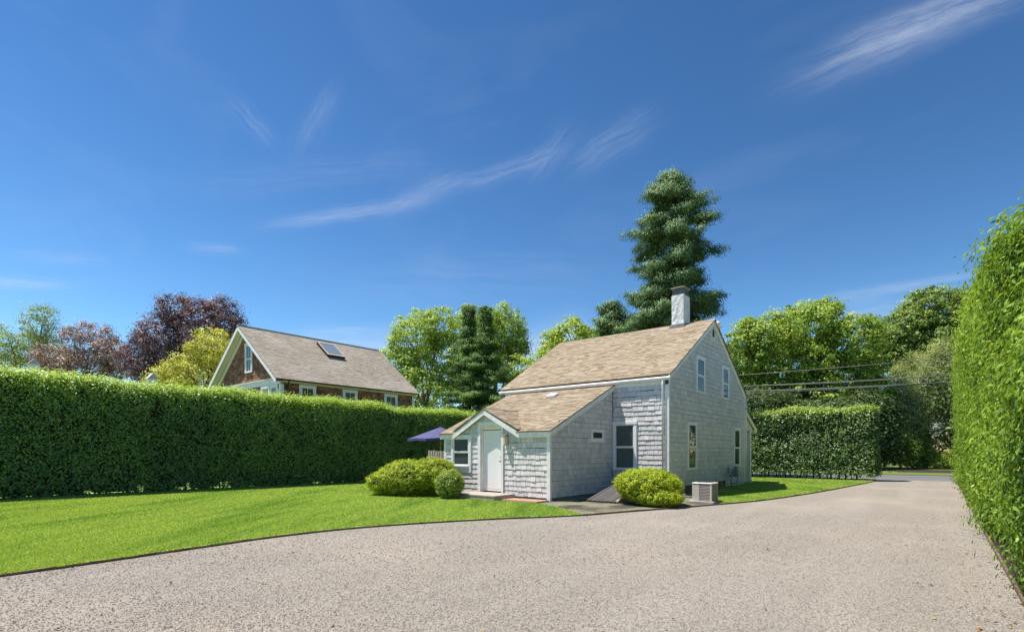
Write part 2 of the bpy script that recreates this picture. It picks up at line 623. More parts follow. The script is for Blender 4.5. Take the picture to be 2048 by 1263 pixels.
GRAVEL = groundmat('pale_gravel', [(0.075, 0.065, 0.054), (0.192, 0.168, 0.141), (0.253, 0.224, 0.189), (0.309, 0.275, 0.235), (0.411, 0.384, 0.343)], vor=95, fine=300, bump=.7, bdist=.008,
                   big=[(.35, (.38, .32, .25), .48, .72, .45), (1.6, (.24, .21, .18), .50, .75, .35), (1.1, (.39, .355, .31), .48, .68, .25, (1.0, .10, 1), .12), (5.0, (.16, .13, .10), .62, .72, .35)])
PEB = varied('loose_stone', [(0.155, 0.134, 0.116), (0.283, 0.251, 0.216), (0.241, 0.210, 0.177), (0.425, 0.399, 0.355), (0.319, 0.281, 0.238), (0.198, 0.173, 0.148), (0.353, 0.281, 0.201)],
             rough=.9, nscale=60, namt=.15, bump=0)
LAWN = groundmat('lawn_soil_and_thatch', [(0.159, 0.246, 0.050), (0.268, 0.381, 0.076), (0.390, 0.477, 0.127)], fine=70, bump=.8, bdist=.02,
                 big=[(.6, (.36, .40, .11), .45, .7, .5), (1.0, (.11, .22, .045), .5, .7, .45, (1.0, .22, 1), math.radians(20))])
ROUGH = groundmat('rough_grass', [(.06, .10, .02), (.12, .17, .035), (.17, .20, .06)], fine=30, bump=.8, bdist=.03,
                  big=[(.2, (.20, .18, .10), .5, .75, .5)])
ASPH = groundmat('asphalt', [(.10, .10, .10), (.15, .148, .145), (.20, .195, .19)], fine=90, bump=.3, bdist=.005, big=[(.3, (.18, .17, .15), .5, .7, .4)])
MULCH = groundmat('dark_mulch', [(.022, .017, .015), (.05, .039, .033), (.09, .07, .06)], vor=38, fine=80, bump=1.0, bdist=.03)
BEDG = groundmat('planting_bed_chips', [(.08, .08, .055), (.17, .165, .11), (.26, .25, .17), (.36, .33, .25)], vor=45, fine=100, bump=1.0, bdist=.02,
                 big=[(.8, (.055, .045, .04), .48, .62, .85)])

# ------------------------------------------------------------------ ground
LAWN_EDGE = [(-8.5, -8), (-8.6, -3), (-8.74, .99), (-8.8, 2.0), (-8.93, 3.31), (-9.02, 4.48), (-8.86, 5.91), (-8.33, 7.36), (-7.57, 8.85), (-6.98, 9.72), (-6.49, 10.56)]
BED_EDGE = [(-6.49, 10.56), (-6.0, 12.01), (-5.5, 13.31), (-4.86, 15.21)]
RL_EDGE = [(-4.86, 15.21), (-4.2, 17.49), (-3.53, 21.86), (-3.06, 26.49), (-2.65, 31.1), (-2.62, 33.6)]


def smooth_line(pts, n=6):
    out = []
    P = [Vector((*p, 0)) for p in pts]
    for i in range(len(P) - 1):
        a, b = P[max(i - 1, 0)], P[i]
        c, d = P[i + 1], P[min(i + 2, len(P) - 1)]
        for k in range(n):
            t = k / n
            q = .5 * ((2 * b) + (c - a) * t + (2 * a - 5 * b + 4 * c - d) * t * t + (3 * b - a - 3 * c + d) * t ** 3)
            out.append((q.x, q.y))
    out.append(pts[-1])
    return out


LE, BE, RE = smooth_line(LAWN_EDGE), smooth_line(BED_EDGE), smooth_line(RL_EDGE)
HOUSE = [(-11.3, 11.75), (-9.9, 11.9), (-8.89, 12.0), (-7.74, 11.45)]


def sheet(name, pts, z, mat, label=None):
    mb = MB()
    mb.poly([(x, y, z) for x, y in pts])
    o = mb.build(name, mat)
    o['kind'] = 'structure'
    return o


sheet('ground', [(-700, -700), (700, -700), (700, 900), (-700, 900)], -.03, ROUGH)
sheet('gravel_driveway', [(-9.6, -9), (.66, -9), (.66, 34.6), (-2.9, 34.6), (-2.9, 33.4)] + [(x - .3, y) for x, y in (RE[::-1] + BE[::-1] + LE[::-1])], 0.0, GRAVEL)
LAWNP = [(-23.6, -8)] + LE + [(-7.74, 11.45), (-8.89, 12.0), (-9.9, 11.9), (-11.3, 11.75), (-15, 14.0), (-15, 36), (-23.6, 36)]
sheet('lawn', LAWNP, .035, LAWN)
RLP = RE + [(-3.0, 34.0), (-15.0, 34.0), (-15.0, 25.4), (-7.0, 25.4), (-7.0, 18.5), (-5.7, 16.2)]
sheet('side_lawn', RLP, .03, LAWN)
sheet('planting_bed', [(-15, 14.0), (-11.3, 11.75), (-9.9, 11.9), (-8.89, 12.0), (-7.74, 11.45)] + BE + [(-5.7, 16.2), (-7.0, 18.5), (-7.0, 25.4), (-15, 25.4)], .022, BEDG)
sheet('mulch_strip', [(.66, -9), (3.2, -9), (3.2, 34.4), (.66, 34.4)], .006, MULCH)
sheet('road', [(-120, 34.4), (120, 34.4), (120, 42.5), (-120, 42.5)], .004 - .008, ASPH)
sheet('road_verge', [(-120, 42.5), (120, 42.5), (120, 47.5), (-120, 47.5)], .02, ROUGH)
sheet('shrub_bed_soil', [(-120, 47.5), (120, 47.5), (120, 56), (-120, 56)], .0, MULCH)


def strip(name, pts, w, z0, z1, mat, jitter=.0):
    mb = MB()
    for i in range(len(pts) - 1):
        a, b = Vector((*pts[i], 0)), Vector((*pts[i + 1], 0))
        d = (b - a).normalized()
        n = Vector((d.y, -d.x, 0)) * w
        j = random.uniform(-jitter, jitter)
        mb.hexa([a + Vector((0, 0, z0)), b + Vector((0, 0, z0)), b + n + Vector((0, 0, z0)), a + n + Vector((0, 0, z0)),
                 a + Vector((0, 0, z1 + j)), b + Vector((0, 0, z1 + j)), b + n + Vector((0, 0, z1 + j)), a + n + Vector((0, 0, z1 + j))], .5)
    o = mb.build(name, mat)
    o['kind'] = 'structure'
    return o


strip('lawn_edging', LE, .018, -.02, .032, EDGE, .008)
strip('bed_edging', BE + RE[1:], .03, -.02, .04, EDGE, .004)
strip('mulch_edging', [(.66, y) for y in np.linspace(-6, 34, 40)], -.03, -.02, .05, EDGE, .004)


def inpoly(x, y, poly):
    P = np.array(poly)
    inside = np.zeros(len(x), bool)
    j = len(P) - 1
    for i in range(len(P)):
        xi, yi, xj, yj = P[i, 0], P[i, 1], P[j, 0], P[j, 1]
        c = ((yi > y) != (yj > y)) & (x < (xj - xi) * (y - yi) / (yj - yi + 1e-12) + xi)
        inside ^= c
        j = i
    return inside


def view_sample(n, tmin, tmax, amin=-1.02, amax=1.02, p=1.0):
    """ground points spread over the part of the place near the camera"""
    u = rng.random(n)
    if p == 1.0:
        t = np.sqrt(tmin ** 2 + u * (tmax ** 2 - tmin ** 2))
    else:
        t = tmin * (tmax / tmin) ** u
    a = rng.uniform(amin, amax, n)
    x = t * (FWD.x + RGT.x * a)
    y = t * (FWD.y + RGT.y * a)
    return x, y, t


# loose stones of the gravel
x, y, t = view_sample(150000, 3.4, 13.0, p=0)
GP = [(-9.0, -8), (.62, -8), (.62, 30), (-3, 30)] + [(a + .05, b) for a, b in (RE[::-1] + BE[::-1] + LE[::-1])]
k = inpoly(x, y, GP)
x, y, t = x[k][:72000], y[k][:72000], t[k][:72000]
n = len(x)
octv = np.array([(1, 0, 0), (0, 1, 0), (-1, 0, 0), (0, -1, 0), (0, 0, 1)], float)
rad = rng.uniform(.004, .0095, n) * (1 + .25 * (t > 7)) * np.where(rng.random(n) > .985, 1.7, 1.0)
V = octv[None] * (1 + rng.normal(0, .25, (n, 5, 3))) * rad[:, None, None]
V[:, :, 2] *= .8
ang = rng.random(n) * 6.28
ca, sa = np.cos(ang)[:, None], np.sin(ang)[:, None]
V = np.stack([V[:, :, 0] * ca - V[:, :, 1] * sa, V[:, :, 0] * sa + V[:, :, 1] * ca, V[:, :, 2]], axis=2)
V += np.stack([x, y, np.full(n, .002)], axis=1)[:, None, :]
T = V[:, [0, 1, 4, 1, 2, 4, 2, 3, 4, 3, 0, 4]].reshape(n * 4, 3, 3)
me = quads_mesh('gravel', T, np.repeat(rng.random(n), 4), tri=True)
tag(link('loose_gravel', me, PEB), 'loose pale grey and tan gravel stones over the driveway', 'gravel', kind='stuff')

GRASS = leafmat('grass_blade', [(0.143, 0.276, 0.054), (0.286, 0.430, 0.073), (0.462, 0.552, 0.158), (0.264, 0.409, 0.067)], trans=.45, rough=.5, spec=.3)


def grass(name, x, y, z, t, hgt, mat, label):
    n = len(x)
    h = hgt * rng.uniform(.6, 1.3, n)
    wd = rng.uniform(.004, .007, n) * np.maximum(1, t / 7)
    a = rng.random(n) * 6.28
    dx, dy = np.cos(a) * wd, np.sin(a) * wd
    lean = rng.normal(0, .5, (n, 2)) * h[:, None]
    P = np.zeros((n, 3, 3))
    P[:, 0] = np.stack([x - dx, y - dy, np.full(n, z)], 1)
    P[:, 1] = np.stack([x + dx, y + dy, np.full(n, z)], 1)
    P[:, 2] = np.stack([x + lean[:, 0], y + lean[:, 1], z + h], 1)
    sn = SN(5, 14, 1.3); sn2 = SN(6, 14, 4.0)
    q = np.stack([(x * .82 + y * .57) * 2.4, (y * .82 - x * .57) * .45, x * 0], 1)
    r = np.clip(.45 + .42 * sn(q) + .36 * sn2(q * np.array([1, .6, 1])) + rng.normal(0, .22, n), 0, 1)
    me = quads_mesh(name, P, r, tri=True)
    return tag(link(name, me, mat), label, 'grass', kind='stuff')


x, y, t = view_sample(640000, 6.0, 27, -1.05, .16, p=0)
LP = [(-22.3, -2)] + [(a + .025 * math.sin(b * 9) + .02 * math.sin(b * 23 + a), b) for a, b in smooth_line(LAWN_EDGE, 24)] + [(-7.74, 11.45), (-8.89, 12.0), (-9.9, 11.9), (-11.3, 11.75), (-15, 14.0), (-15, 22), (-22.3, 22)]
k = inpoly(x, y, LP)
x, y, t = x[k][:330000], y[k][:330000], t[k][:330000]
grass('lawn_grass', x, y, .033, t, .032, GRASS, 'short bright green mown grass of the lawn left of the driveway')
x, y, t = view_sample(220000, 14, 34, .35, .75, p=0)
k = inpoly(x, y, RLP)
x, y, t = x[k][:60000], y[k][:60000], t[k][:60000]
grass('side_grass', x, y, .028, t, .035, GRASS, 'short green grass beside the shingled gable wall')
x, y, t = view_sample(60000, 38, 62, .55, .95, p=1)
k = (y > 42.6) & (y < 47.4)
grass('verge_grass', x[k], y[k], .02, t[k], .10, GRASS, 'rough grass verge across the road')


# ------------------------------------------------------------------ shingled surfaces
def clip_poly(poly, fn):
    """keep the part of a 2D polygon where fn(p) >= 0 (fn linear)"""
    out = []
    for i in range(len(poly)):
        a, b = poly[i], poly[(i + 1) % len(poly)]
        fa, fb = fn(a), fn(b)
        if fa >= 0: out.append(a)
        if (fa >= 0) != (fb >= 0):
            t = fa / (fa - fb)
            out.append((a[0] + (b[0] - a[0]) * t, a[1] + (b[1] - a[1]) * t))
    return out


def shingle_wall(O, u, n, ulen, z0, z1, expo, wr, clips=(), holes=(), thick=.02, wob=.006, ztop=None):
    """list of shingles (polygon in wall coords, exposure bottom z, width). clips: linear functions; holes: (u0,u1,z0,z1)"""
    out = []
    z = z0
    row = 0
    while z < z1:
        zt = min(z + expo, z1)
        mid = z + expo * .5
        iv = [(0.0, ulen)]
        for h in holes:
            if h[2] < mid < h[3]:
                nv = []
                for a, b in iv:
                    if h[1] <= a or h[0] >= b:
                        nv.append((a, b)); continue
                    if h[0] > a: nv.append((a, h[0]))
                    if h[1] < b: nv.append((h[1], b))
                iv = nv
        for a, b in iv:
            p = a - random.uniform(0, wr[1] * .6) if a == 0 else a
            wv = random.uniform(-wob, wob)
            while p < b:
                wd = random.uniform(*wr)
                q = p + wd
                if b - q < wr[0] * .6: q = b
                aa, bb = max(p, a) + .005, min(q, b) - .005
                if bb - aa > .02:
                    j = wv + random.uniform(-wob, wob)
                    poly = [(aa, z + j + .009), (bb, z + j + .009 + random.uniform(-.002, .002)), (bb, zt + .002), (aa, zt + .002)]
                    for c in clips:
                        poly = clip_poly(poly, c)
                        if len(poly) < 3: break
                    if len(poly) >= 3:
                        out.append((poly, z, bb - aa))
                p = q
        z += expo
        row += 1
    return out


def shingle_add(mb, O, u, n, sh, expo, thick=.017, rnd=None):
    poly, zb, wd = sh
    O, u, n = Vector(O), Vector(u), Vector(n)
    if rnd is None: rnd = random.random()
    t0 = thick * random.uniform(.8, 1.25)
    fr, bk = [], []
    for (a, z) in poly:
        f = min(max((z - zb) / expo, 0), 1)
        base = O + u * a + Vector((0, 0, z))
        fr.append(base + n * (.004 + t0 * (1 - f)))
        bk.append(base + n * .0005)
    b = len(mb.v)
    k = len(poly)
    # counter-clockwise as seen from outside
    up = Vector((0, 0, 1))
    flip = u.cross(up).dot(n) < 0
    mb.v += [tuple(p) for p in fr] + [tuple(p) for p in bk]
    f = tuple(range(b, b + k))
    mb.f.append(f if not flip else f[::-1])
    mb.r.append(rnd); mb.m.append(0)
    for i in range(k):
        j = (i + 1) % k
        q = (b + j, b + i, b + k + i, b + k + j)
        mb.f.append(q if not flip else q[::-1])
        mb.r.append(rnd); mb.m.append(0)


def roof_tabs(mb, O, u, v, n, ulen, vlen, expo, wr, thick=.009, clips=(), keep=None):
    """laminated roof shingles laid course by course from the eave (O) up along v"""
    O, u, v, n = Vector(O), Vector(u), Vector(v), Vector(n)
    s = 0.0
    while s < vlen:
        e = min(s + expo, vlen)
        p = -random.uniform(0, wr[1])
        while p < ulen:
            wd = random.uniform(*wr)
            a, b = max(p, 0) + .0015, min(p + wd, ulen) - .0015
            if b - a > .03:
                poly = [(a, s), (b, s), (b, e + .02), (a, e + .02)]
                for c in clips:
                    poly = clip_poly(poly, c)
                    if len(poly) < 3: break
                if len(poly) >= 3:
                    th = thick * random.choice((.6, 1.0, 1.5))
                    rnd = random.random()
                    bi = len(mb.v); k = len(poly)
                    mb.v += [tuple(O + u * q[0] + v * q[1] + n * (.002 + th * (1 - .7 * min(max((q[1] - s) / (expo + .02), 0), 1)))) for q in poly]
                    mb.v += [tuple(O + u * q[0] + v * q[1] - n * .001) for q in poly]
                    fl = u.cross(v).dot(n) < 0
                    f = tuple(range(bi, bi + k))
                    mb.f.append(f[::-1] if fl else f); mb.r.append(rnd); mb.m.append(0)
                    for i in range(k):
                        j = (i + 1) % k
                        q = (bi + j, bi + i, bi + k + i, bi + k + j)
                        mb.f.append(q[::-1] if fl else q); mb.r.append(rnd); mb.m.append(0)
            p += wd
        s += expo


def window(parent, O, u, n, wd, z0, z1, casing=.085, sillh=.05, lower_panel=0.0, blind=BLIND, proud=.045, single=False, muntin=False, sashmat=WHITE, casemat=WHITE):
    """double hung window; O is the wall point at u=0 (z=0); outer casing spans 0..wd and z0..z1"""
    O, u, n = Vector(O), Vector(u), Vector(n)

    def bx(mb, a, b, za, zb, d0, d1):
        p = [O + u * a + n * d0, O + u * b + n * d0, O + u * b + n * d1, O + u * a + n * d1]
        mb.hexa([q + Vector((0, 0, za)) for q in p] + [q + Vector((0, 0, zb)) for q in p])

    c = casing
    zb = z0 + lower_panel
    m = MB()
    bx(m, 0, c, z0, z1 - c, 0, proud)
    bx(m, wd - c, wd, z0, z1 - c, 0, proud)
    bx(m, -.012, wd + .012, z1 - c, z1, 0, proud + .012)
    if lower_panel: bx(m, c, wd - c, z0, zb - .003, 0, proud - .008)
    wn = m.build('window', casemat, parent, bevel=.004)
    m = MB()
    bx(m, c * .5 if not lower_panel else c, wd - c * .5 if not lower_panel else wd - c, zb, zb + sillh, 0, proud + .03)
    m.build('sill', casemat, wn, bevel=.004)
    ia, ib, iz0, iz1 = c, wd - c, zb + sillh, z1 - c
    mid = (iz0 + iz1) / 2
    s = .035

    def sash(za, zb_, d):
        m = MB()
        bx(m, ia + .003, ia + s, za, zb_, .004, d)
        bx(m, ib - s, ib - .003, za, zb_, .004, d)
        bx(m, ia + s, ib - s, za, za + s, .004, d)
        bx(m, ia + s, ib - s, zb_ - s, zb_, .004, d)
        if muntin:
            cc = (ia + ib) / 2
            bx(m, cc - .012, cc + .012, za + s, zb_ - s, .006, d - .004)
        m.build('sash', sashmat, wn)
        g = MB()
        gp = [O + u * (ia + s) + n * (d * .55), O + u * (ib - s) + n * (d * .55)]
        g.prism([gp[0] + Vector((0, 0, za + s)), gp[1] + Vector((0, 0, za + s)), gp[1] + Vector((0, 0, zb_ - s)), gp[0] + Vector((0, 0, zb_ - s))], n * .004)
        g.build('pane', GLASS, wn)

    if single:
        sash(iz0 + .003, iz1 - .003, .03)
    else:
        sash(mid - .015, iz1 - .003, .036)
        sash(iz0 + .003, mid - .018, .022)
    m = MB()
    bx(m, ia + .003, ib - .003, iz0, iz1, .001, .004)
    m.build('blind', blind, wn)
    return wn


XV, YV, ZV = Vector((1, 0, 0)), Vector((0, 1, 0)), Vector((0, 0, 1))

# ================================================================== the grey shingled cottage
cot = empty('shingled_cottage', (-10.5, 21.0, 0), 'grey weathered shingle cottage with tan roof, whitewashed chimney and gabled entry addition', 'house')
GX = -6.98          # gable wall plane
FY = 16.78          # front (eave) wall plane
BY = 25.53          # back wall plane
LX = -14.15         # far end wall
EZ, RZ, RYY = 4.12, 6.74, 21.155
PIT = (RZ - EZ) / (RYY - FY)
AX, AX0, AY = -9.06, -13.60, 12.90      # addition: right side, left side, front plane
AZ, APIT = 2.20, .436                   # addition eave height at the front plane and pitch
PKX, PKZ, PHW = -11.62, 2.93, 1.42      # door gable peak and half width

# walls
m = MB()
m.prism([(GX, FY, .30), (GX, BY, .30), (GX, BY, EZ - .03), (GX, RYY, RZ - .06), (GX, FY, EZ - .03)], (-.14, 0, 0))
m.box(LX + .14, GX - .14, FY, FY + .14, .30, EZ - .05)
m.box(LX + .14, GX - .14, BY - .14, BY, .30, EZ - .05)
m.prism([(LX, FY, .30), (LX, BY, .30), (LX, BY, EZ - .03), (LX, RYY, RZ - .06), (LX, FY, EZ - .03)], (.14, 0, 0))
# addition: side walls, front wall split round the door recess
m.prism([(AX, AY + .12, .12), (AX, FY, .12), (AX, FY, AZ + APIT * (FY - AY) - .04), (AX, AY + .12, AZ + APIT * .12 - .04)], (-.12, 0, 0))
m.prism([(AX0, AY + .12, .12), (AX0, FY, .12), (AX0, FY, AZ + APIT * (FY - AY) - .04), (AX0, AY + .12, AZ + APIT * .12 - .04)], (.12, 0, 0))


def gz(x):      # underside of the door gable / eave along the front wall
    return max(AZ - .02, PKZ - .03 - abs(x - PKX) * (PKZ - AZ - .02) / PHW)


def front_piece(x0, x1, zb):
    xs = [x0] + [c for c in (PKX - PHW, PKX, PKX + PHW) if x0 < c < x1] + [x1]
    return [(x0, AY, zb), (x1, AY, zb)] + [(c, AY, gz(c)) for c in xs[::-1]]


m.prism(front_piece(AX0, -11.98, .12), (0, .12, 0))
m.prism(front_piece(-10.86, AX, .12), (0, .12, 0))
m.prism(front_piece(-11.98, -10.86, 2.36), (0, .12, 0))
m.build('wall', WALLB, cot)

# foundation
m = MB()
m.box(LX + .04, GX - .05, FY + .04, BY - .04, -.02, .30, .3)
m.box(AX0 + .04, AX - .04, AY + .04, FY + .04, -.02, .12, .6)
m.build('foundation', MORTAR, cot)
bm_me = MB().box(-.095, .095, -.02, .02, -.027, .027, .5).mesh('brick')
bm_me.materials.append(BRICK)
nb = 0
for r_ in range(4):
    for i in range(26):
        y0 = FY + .15 + i * .205 + (r_ % 2) * .1
        if y0 > 22.6: continue
        o = bpy.data.objects.new('brick', bm_me)
        C.objects.link(o)
        o.rotation_euler = (0, 0, math.pi / 2)
        o.location = (GX - .045 + random.uniform(0, .006), y0, .055 + r_ * .065)
        par(o, cot)

# shingles: every wall's list, then the 300 that show largest become objects of their own
groups = []
zc = lambda z0, z1: (lambda p: 0)
gable_h = [(18.47 - FY, 19.26 - FY, .93, 2.50), (23.90 - FY, 24.72 - FY, .93, 2.50), (19.36 - FY, 20.10 - FY, 3.76, 5.02), (22.30 - FY, 23.06 - FY, 3.76, 5.02),
           (RYY - FY - .14, RYY - FY + .14, 6.02, 6.34)]
g_clips = [lambda p: (EZ - .05 + PIT * p[0]) - p[1], lambda p: (EZ - .05 + PIT * (BY - FY - p[0])) - p[1]]
EX = .168
groups.append((Vector((GX, FY, 0)), YV, XV, shingle_wall(None, None, None, BY - FY, .30, RZ, EX, (.13, .36), g_clips, gable_h, wob=.004)))
groups.append((Vector((AX + .02, FY, 0)), XV, -YV, shingle_wall(None, None, None, GX - AX - .15, .22, 3.93, EX, (.12, .28), (), [(-.1, .83, .93, 2.48)], wob=.01)))
groups.append((Vector((LX + .1, FY, 0)), XV, -YV, shingle_wall(None, None, None, .9, 3.2, 3.93, EX, (.12, .28))))
s_clips = [lambda p: (AZ - .03 + APIT * p[0]) - p[1]]
groups.append((Vector((AX, AY, 0)), YV, XV, shingle_wall(None, None, None, FY - AY - .02, .10, 3.8, EX, (.10, .26), s_clips, [(15.33 - AY, 16.0 - AY, 1.90, 2.18)], wob=.004)))
for (xa, xb, hl) in ((AX0 + .07, -11.99, [(.30, 1.12, .98, 1.98)]), (-10.85, AX - .08, []), (-11.98, -10.86, [(-.1, 1.2, 0, 2.47)])):
    cl = [lambda p, xa=xa: PKZ - .06 - abs(0) - (p[0] + xa - PKX) * (PKZ - AZ - .02) / PHW - p[1] if True else 0,
          lambda p, xa=xa: PKZ - .06 + (p[0] + xa - PKX) * (PKZ - AZ - .02) / PHW - p[1]]
    # left and right of the gable the eave is level, so clip the union by hand
    lst = shingle_wall(None, None, None, xb - xa, .10, 2.95, EX, (.12, .24), (), hl, wob=.008)
    out = []
    for poly, zb, wd in lst:
        cxm = xa + sum(p[0] for p in poly) / len(poly)
        if abs(cxm - PKX) < PHW:
            for c in cl: poly = clip_poly(poly, c)
        else:
            poly = clip_poly(poly, lambda p: AZ - .04 - p[1])
        if len(poly) >= 3: out.append((poly, zb, wd))
    groups.append((Vector((xa, AY, 0)), XV, -YV, out))
allsh = []
for gi, (O, u, n_, lst) in enumerate(groups):
    for sh in lst:
        cpt = O + u * (sum(p[0] for p in sh[0]) / len(sh[0])) + ZV * sh[1]
        v = cpt - Vector((0, 0, CAM_H))
        size = sh[2] * abs(n_.dot(v.normalized())) / v.length ** 2
        allsh.append((size, gi, sh))
allsh.sort(key=lambda q: -q[0])
unit = {}
rest = MB()
cnt = 0
for size, gi, sh in allsh:
    O, u, n_, _ = groups[gi]
    rect = len(sh[0]) == 4 and max(p[1] for p in sh[0]) - sh[1] > EX - .01 and abs(sh[0][0][1] - sh[0][1][1]) < .01
    if cnt < 298 and rect:
        key = (tuple(u), random.randrange(4))
        if key not in unit:
            q = MB()
            w1 = .2
            shingle_add(q, (0, 0, 0), u, n_, ([(-.5, random.uniform(-.004, 0)), (.5, random.uniform(-.004, .004)), (.5, EX - .007), (-.5, EX - .007)], 0, 1), EX, rnd=key[1] * .11)
            unit[key] = q.mesh('shingle')
            unit[key].materials.append(SHING)
        o = bpy.data.objects.new('shingle', unit[key])
        C.objects.link(o)
        a, b = sh[0][0][0], sh[0][1][0]
        o.location = O + u * ((a + b) / 2) + ZV * sh[0][0][1]
        o.scale = (b - a, random.uniform(.85, 1.3), 1) if abs(u.x) > .5 else (random.uniform(.85, 1.3), b - a, 1)
        o.rotation_euler = (0, 0, 0)
        par(o, cot)
        cnt += 1
    else:
        shingle_add(rest, O, u, n_, sh, EX)
tag(rest.build('shingle_siding', SHING, cot), kind='stuff')

# main roof
ov = .05
m = MB()
for sgn, y0 in ((1, FY), (-1, BY)):
    ye = y0 - sgn * ov
    ze = EZ - PIT * ov
    m.prism([(LX - .12, ye, ze), (GX + .10, ye, ze), (GX + .10, RYY, RZ), (LX - .12, RYY, RZ)], (0, 0, -.035))
roof = m.build('roof', TANR, cot)
m = MB()
vl = math.hypot(RYY - FY + ov, RZ - EZ + PIT * ov)
vv = Vector((0, RYY - FY + ov, RZ - EZ + PIT * ov)).normalized()
roof_tabs(m, (LX - .13, FY - ov - .02, EZ - PIT * ov), XV, vv, Vector((0, -vv.z, vv.y)), GX - LX + .24, vl + .01, .14, (.12, .38))
vb = Vector((0, -vv.y, vv.z))
roof_tabs(m, (LX - .13, BY + ov, EZ - PIT * ov), XV, vb, Vector((0, vv.z, vv.y)), GX - LX + .24, vl, .14, (.25, .5))
for i in range(26):     # ridge caps
    x0 = LX - .13 + i * .285
    x1 = min(x0 + .30, GX + .11)
    m.hexa([(x0, RYY - .13, RZ - .075), (x1, RYY - .13, RZ - .07), (x1, RYY, RZ + .012), (x0, RYY, RZ + .008), (x0, RYY - .13, RZ - .06), (x1, RYY - .13, RZ - .05), (x1, RYY, RZ + .03), (x0, RYY, RZ + .022)])
    m.hexa([(x0, RYY, RZ + .008), (x1, RYY, RZ + .012), (x1, RYY + .13, RZ - .07), (x0, RYY + .13, RZ - .075), (x0, RYY, RZ + .022), (x1, RYY, RZ + .03), (x1, RYY + .13, RZ - .05), (x0, RYY + .13, RZ - .06)])
tag(m.build('roof_shingles', TANR, roof), kind='stuff')

# rake boards on both gables, gutter, soffit board
for gx_, dx in ((GX, .045), (LX, -.045)):
    for sgn, y0 in ((1, FY), (-1, BY)):
        ye = y0 - sgn * ov
        ze = EZ - PIT * ov
        m = MB()
        b_ = .15
        m.prism([(gx_ + (.018 if dx > 0 else -.018), ye, ze - .04), (gx_ + (.018 if dx > 0 else -.018), RYY, RZ - .04), (gx_ + (.018 if dx > 0 else -.018), RYY, RZ - .04 - b_ * 1.15), (gx_ + (.018 if dx > 0 else -.018), ye + sgn * .02, ze - .04 - b_)], (dx, 0, 0))
        m.build('rake_board', WHITE_OLD, cot)
m = MB()
yg = FY - ov
pts = [(yg, EZ - .11), (yg - .09, EZ - .12), (yg - .11, EZ - .16), (yg - .07, EZ - .235), (yg, EZ - .235)]
m.prism([(LX - .15, a, b) for a, b in pts], (GX - LX + .25, 0, 0))
m.build('gutter', WHITE, cot, bevel=.006)
m = MB()
m.box(LX - .02, GX - .0, yg, FY - .002, EZ - .225, EZ - .20)
m.box(LX + .1, GX - .12, FY - .03, FY - .001, EZ - .36, EZ - .226)
m.build('soffit', WHITE_OLD, cot)
# corner boards and downspout
for nm, bb in (('corner_board', (GX - .13, GX + .028, FY - .028, FY - .001, .20, EZ - .37)), ('corner_board', (GX + .001, GX + .026, FY, FY + .05, .3, EZ - .1)),
               ('corner_board', (GX + .001, GX + .028, BY - .09, BY + .02, .10, EZ - .12)),
               ('corner_board', (LX - .02, LX + .10, FY - .028, FY - .001, 2.6, EZ - .37)),
               ('corner_board', (AX - .10, AX + .028, AY - .028, AY - .001, .02, AZ - .02)), ('corner_board', (AX + .001, AX + .026, AY, AY + .07, .02, AZ - .0)),
               ('corner_board', (AX0 - .02, AX0 + .10, AY - .028, AY - .001, .02, AZ - .02))):
    MB().box(*bb).build(nm, WHITE_OLD, cot, bevel=.004)
m = MB()
m.tube([(GX - .17, yg - .05, EZ - .22), (GX - .17, FY - .09, EZ - .40), (GX - .17, FY - .07, EZ - .5), (GX - .17, FY - .07, .35), (GX - .17, FY - .18, .22)], .036, 8)
m.build('downspout', WHITE, cot, smooth=True)
m = MB()
m.tube([(GX + .05, BY + .07, EZ - .2), (GX + .05, BY + .06, 3.0), (GX + .05, BY + .06, .2)], .03, 8)
m.build('downspout', WHITE, cot, smooth=True)
# half-buried siding skirt at the far end of the gable wall
m = MB()
m.box(GX - .02, GX + .035, 22.75, BY - .1, .02, .32)
m.build('skirt_board', SHING, cot)

# windows of the main house
window(cot, (GX + .006, 18.42, 0), YV, XV, .89, .85, 2.58)
window(cot, (GX + .006, 23.84, 0), YV, XV, .90, .87, 2.56)
window(cot, (GX + .006, 19.29, 0), YV, XV, .88, 3.70, 5.07, blind=BLINDL)
window(cot, (GX + .006, 22.25, 0), YV, XV, .86, 3.70, 5.07)
window(cot, (AX + .03, FY - .006, 0), XV, -YV, .92, .86, 2.56, casing=.10)
# small side window of the addition
wn = window(cot, (AX + .006, 15.26, 0), YV, XV, .84, 1.83, 2.27, casing=.07, sillh=.10, single=True, blind=BLINDL)
# casement shade piece inside it
window(cot, (-13.24, AY - .006, 0), XV, -YV, .95, .80, 2.08, casing=.11, lower_panel=.19, casemat=WHITE_OLD)

# louvre vent in the gable peak
m = MB()
m.box(GX + .004, GX + .03, RYY - .16, RYY - .12, 6.0, 6.36)
m.box(GX + .004, GX + .03, RYY + .12, RYY + .16, 6.0, 6.36)
m.box(GX + .004, GX + .03, RYY - .12, RYY + .12, 6.0, 6.04)
vt = m.build('gable_vent', WHITE_OLD, cot)
sm = MB().hexa([(0, -.12, 0), (.028, -.12, -.03), (.028, .12, -.03), (0, .12, 0), (0, -.12, .008), (.028, -.12, -.022), (.028, .12, -.022), (0, .12, .008)], .4).mesh('slat')
sm.materials.append(plain('vent_brown', (.16, .09, .07), .8))
MB().box(GX + .002, GX + .006, RYY - .12, RYY + .12, 6.04, 6.36).build('backing', DARK, vt)
for i in range(6):
    o = bpy.data.objects.new('slat', sm); C.objects.link(o); o.location = (GX + .008, RYY, 6.08 + i * .052); par(o, vt)

